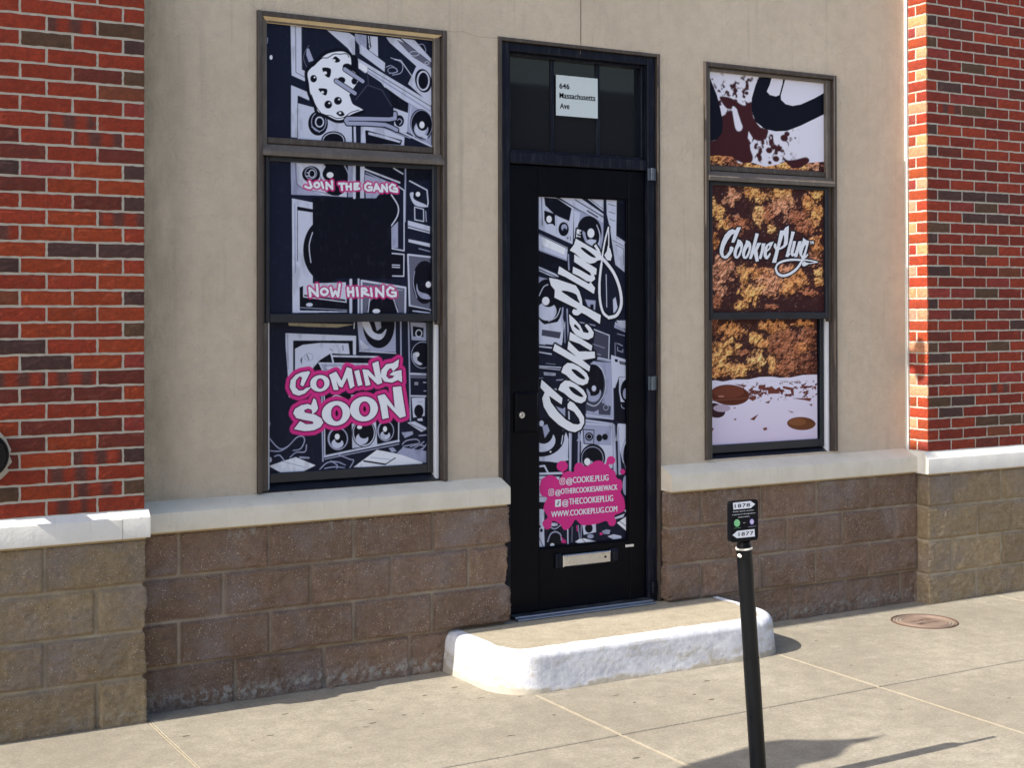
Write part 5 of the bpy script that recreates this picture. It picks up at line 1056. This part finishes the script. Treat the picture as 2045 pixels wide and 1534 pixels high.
mb = MB(); mb.prism(rrect(PX0-.002, PX1+.002, PZ0-.002, PZ1+.002, .012), YP+.003, YP+.020, 0); mb.prism(rrect(PX0, PX1, PZ0, PZ1, .011), YP, YP+.0031, 1)
pl = mb.build('number_plate', [M['post'], M['ink']], pp)
T6 = (1440, 985, 90/1201.)
def tp(px, py, y=YP-.0006): return at(T6[0]+px*T6[2], T6[1]+py*T6[2], y)
def plate(pts, mat, dy=.0004, name='print'):
    mb = MB(); q = [tp(*p) for p in pts]; mb.v = [(x, YP-dy, z) for x, z in q]; mb.f = [tuple(range(len(q)))[::-1]]; mb.mi = [0]
    return mb.build(name, mat, pl)
plate([(318, 262), (785, 212), (910, 298), (795, 400), (330, 445)], M['white'], name='arrow')
plate([(305, 1125), (430, 1012), (893, 962), (903, 1160), (420, 1205)], M['white'], name='arrow')
def ell_pts(x, y, rx, ry, n=28): return [(x+rx*math.cos(t), y+ry*math.sin(t)) for t in np.linspace(0, 2*math.pi, n, endpoint=False)]
plate(ell_pts(427, 803, 80, 100), M['green'], name='emblem'); plate(ell_pts(820, 765, 62, 85), M['purple'], name='emblem'); plate(ell_pts(822, 765, 48, 64), M['lilac'], .0006, 'emblem')
for s_, a0, b0, h_, mt in (('1878', (362, 398), (770, 355), .0128, 'ink'), ('1877', (465, 1152), (862, 1112), .0130, 'ink'), ('Enter space number', (322, 515), (880, 470), .0034, 'white'), ('at pay box or through phone', (295, 598), (912, 545), .0036, 'white'), ('system below', (452, 660), (765, 635), .0036, 'white'), ('or', (590, 805), (645, 800), .0036, 'white'), ('pay app', (342, 948), (525, 930), .0020, 'green'), ('pay by phone', (722, 910), (930, 888), .0020, 'lilac')):
    x, z = tp(*a0); x2 = tp(*b0)[0]; text('lettering', s_, x, z, x2-x, h_, YP-.0009, M[mt], pl, .012, 1.12 if s_[0] == '1' else 1.)
# ------------------------------------------------------------------ hose inlet at the left edge
hi_ = tag(empty('hose_inlet', (.965, 5.97, 1.182)), 'round black cap of a wall hose inlet on the left brick pier', 'hose inlet')
mb = MB(); mb.tube((.962, 5.975, 1.184), (.962, 5.945, 1.184), .055, n=32); mb.build('pipe', M['post'], hi_, 40)
mb = MB(); mb.tube((.962, 5.945, 1.184), (.962, 5.925, 1.184), .094, .094, 48); mb.tube((.962, 5.925, 1.184), (.962, 5.905, 1.184), .086, .078, 48); mb.tube((.962, 5.905, 1.184), (.962, 5.900, 1.184), .05, .046, 32)
cp = mb.build('cap', M['post'], hi_, 40)
mb = MB(); mb.tube((1.001, 5.906, 1.196), (1.001, 5.896, 1.196), .012, .010, 20); mb.build('lug', M['lilac'], cp, 40)
mb = MB(); pts = [(.90, 1.07), (1.0, 1.062), (1.035, 1.085), (1.063, 1.112), (1.056, 1.128), (1.075, 1.15), (1.064, 1.18), (1.072, 1.20), (1.062, 1.222), (1.05, 1.25), (1.02, 1.283), (.9, 1.27)]
mb.prism(pts, 5.966, 5.976); mb.build('mortar_patch', M['mortar'], hi_)
# ------------------------------------------------------------------ unseen things above and beside the frame, placed to cast its shadows
lx = 3.60; lz = 1.466+math.tan(e)*(6.3295-lx)  # unseen lamp set back along the sun ray from its pier shadow
wl = tag(empty('wall_lamp', (lx, 6.13, lz)), 'black cylinder wall lamp on a short arm above the door, unseen, placed for its shadow on the right pier', 'wall lamp')
mb = MB(); mb.tube((lx, 6.018, lz-.085), (lx, 6.018, lz+.085), .043, n=32); mb.tube((lx, 6.018, lz-.108), (lx, 6.018, lz-.085), .030, .043, 32); mb.tube((lx, 6.018, lz+.085), (lx, 6.018, lz+.108), .043, .030, 32); mb.build('lamp_body', M['lamp'], wl, 40)
mb = MB(); mb.box(lx-.02, lx+.02, 6.05, 6.136, lz-.035, lz+.045, 0, .004); mb.build('arm', M['lamp'], wl)
# unseen sheet added with an outline traced to throw the curved pavement shadow
SZ = 2.95; SXO = SZ/math.tan(e)
sh = [(1385,1527),(1440,1512),(1490,1497),(1530,1485),(1575,1480),(1630,1482),(1680,1481),(1720,1479),(1778,1470),(1735,1484),(1705,1490),(1690,1500),(1686,1508),(1675,1516),(1650,1522),(1600,1533)]
pts = [atg(*q) for q in sh]; pts = [(x-SXO, y) for x, y in pts]
pts += [(3.35-SXO, 3.95), (2.9-SXO, 3.75), (2.55-SXO, 3.9), (2.5-SXO, 4.15)]
ss = tag(empty('shadow_caster', (0, 3.9, SZ)), 'unseen flat sheet added to throw a curved shadow on the pavement', 'shadow caster')
mb = MB(); mb.slab(pts[::-1], SZ, SZ+.012); mb.build('caster_sheet', M['fabric'], ss)
mb = MB(); mb.tube((-1.02, 4.02, 0), (-1.02, 4.02, SZ), .03, n=20); mb.build('pole', M['post'], ss, 40)  # pole added only to carry the unseen sheet
# ------------------------------------------------------------------ opposite side of the street (seen only mirrored in the transom glass)
ob = tag(empty('opposite_building', (22, -18, 0)), 'long low brick building with a shingled roof across the street', 'building')
mb = MB(); mb.box(-30, 60, -26, -18, -.17, 7.55); mb.build('wall', M['dark_brick'], ob)
mb = MB(); mb.v = [(-31, -17.98, 7.5), (61, -17.98, 7.5), (61, -25, 11.6), (-31, -25, 11.6)]; mb.f = [(3, 2, 1, 0)]; mb.mi = [0]; mb.build('roof', M['roof'], ob)
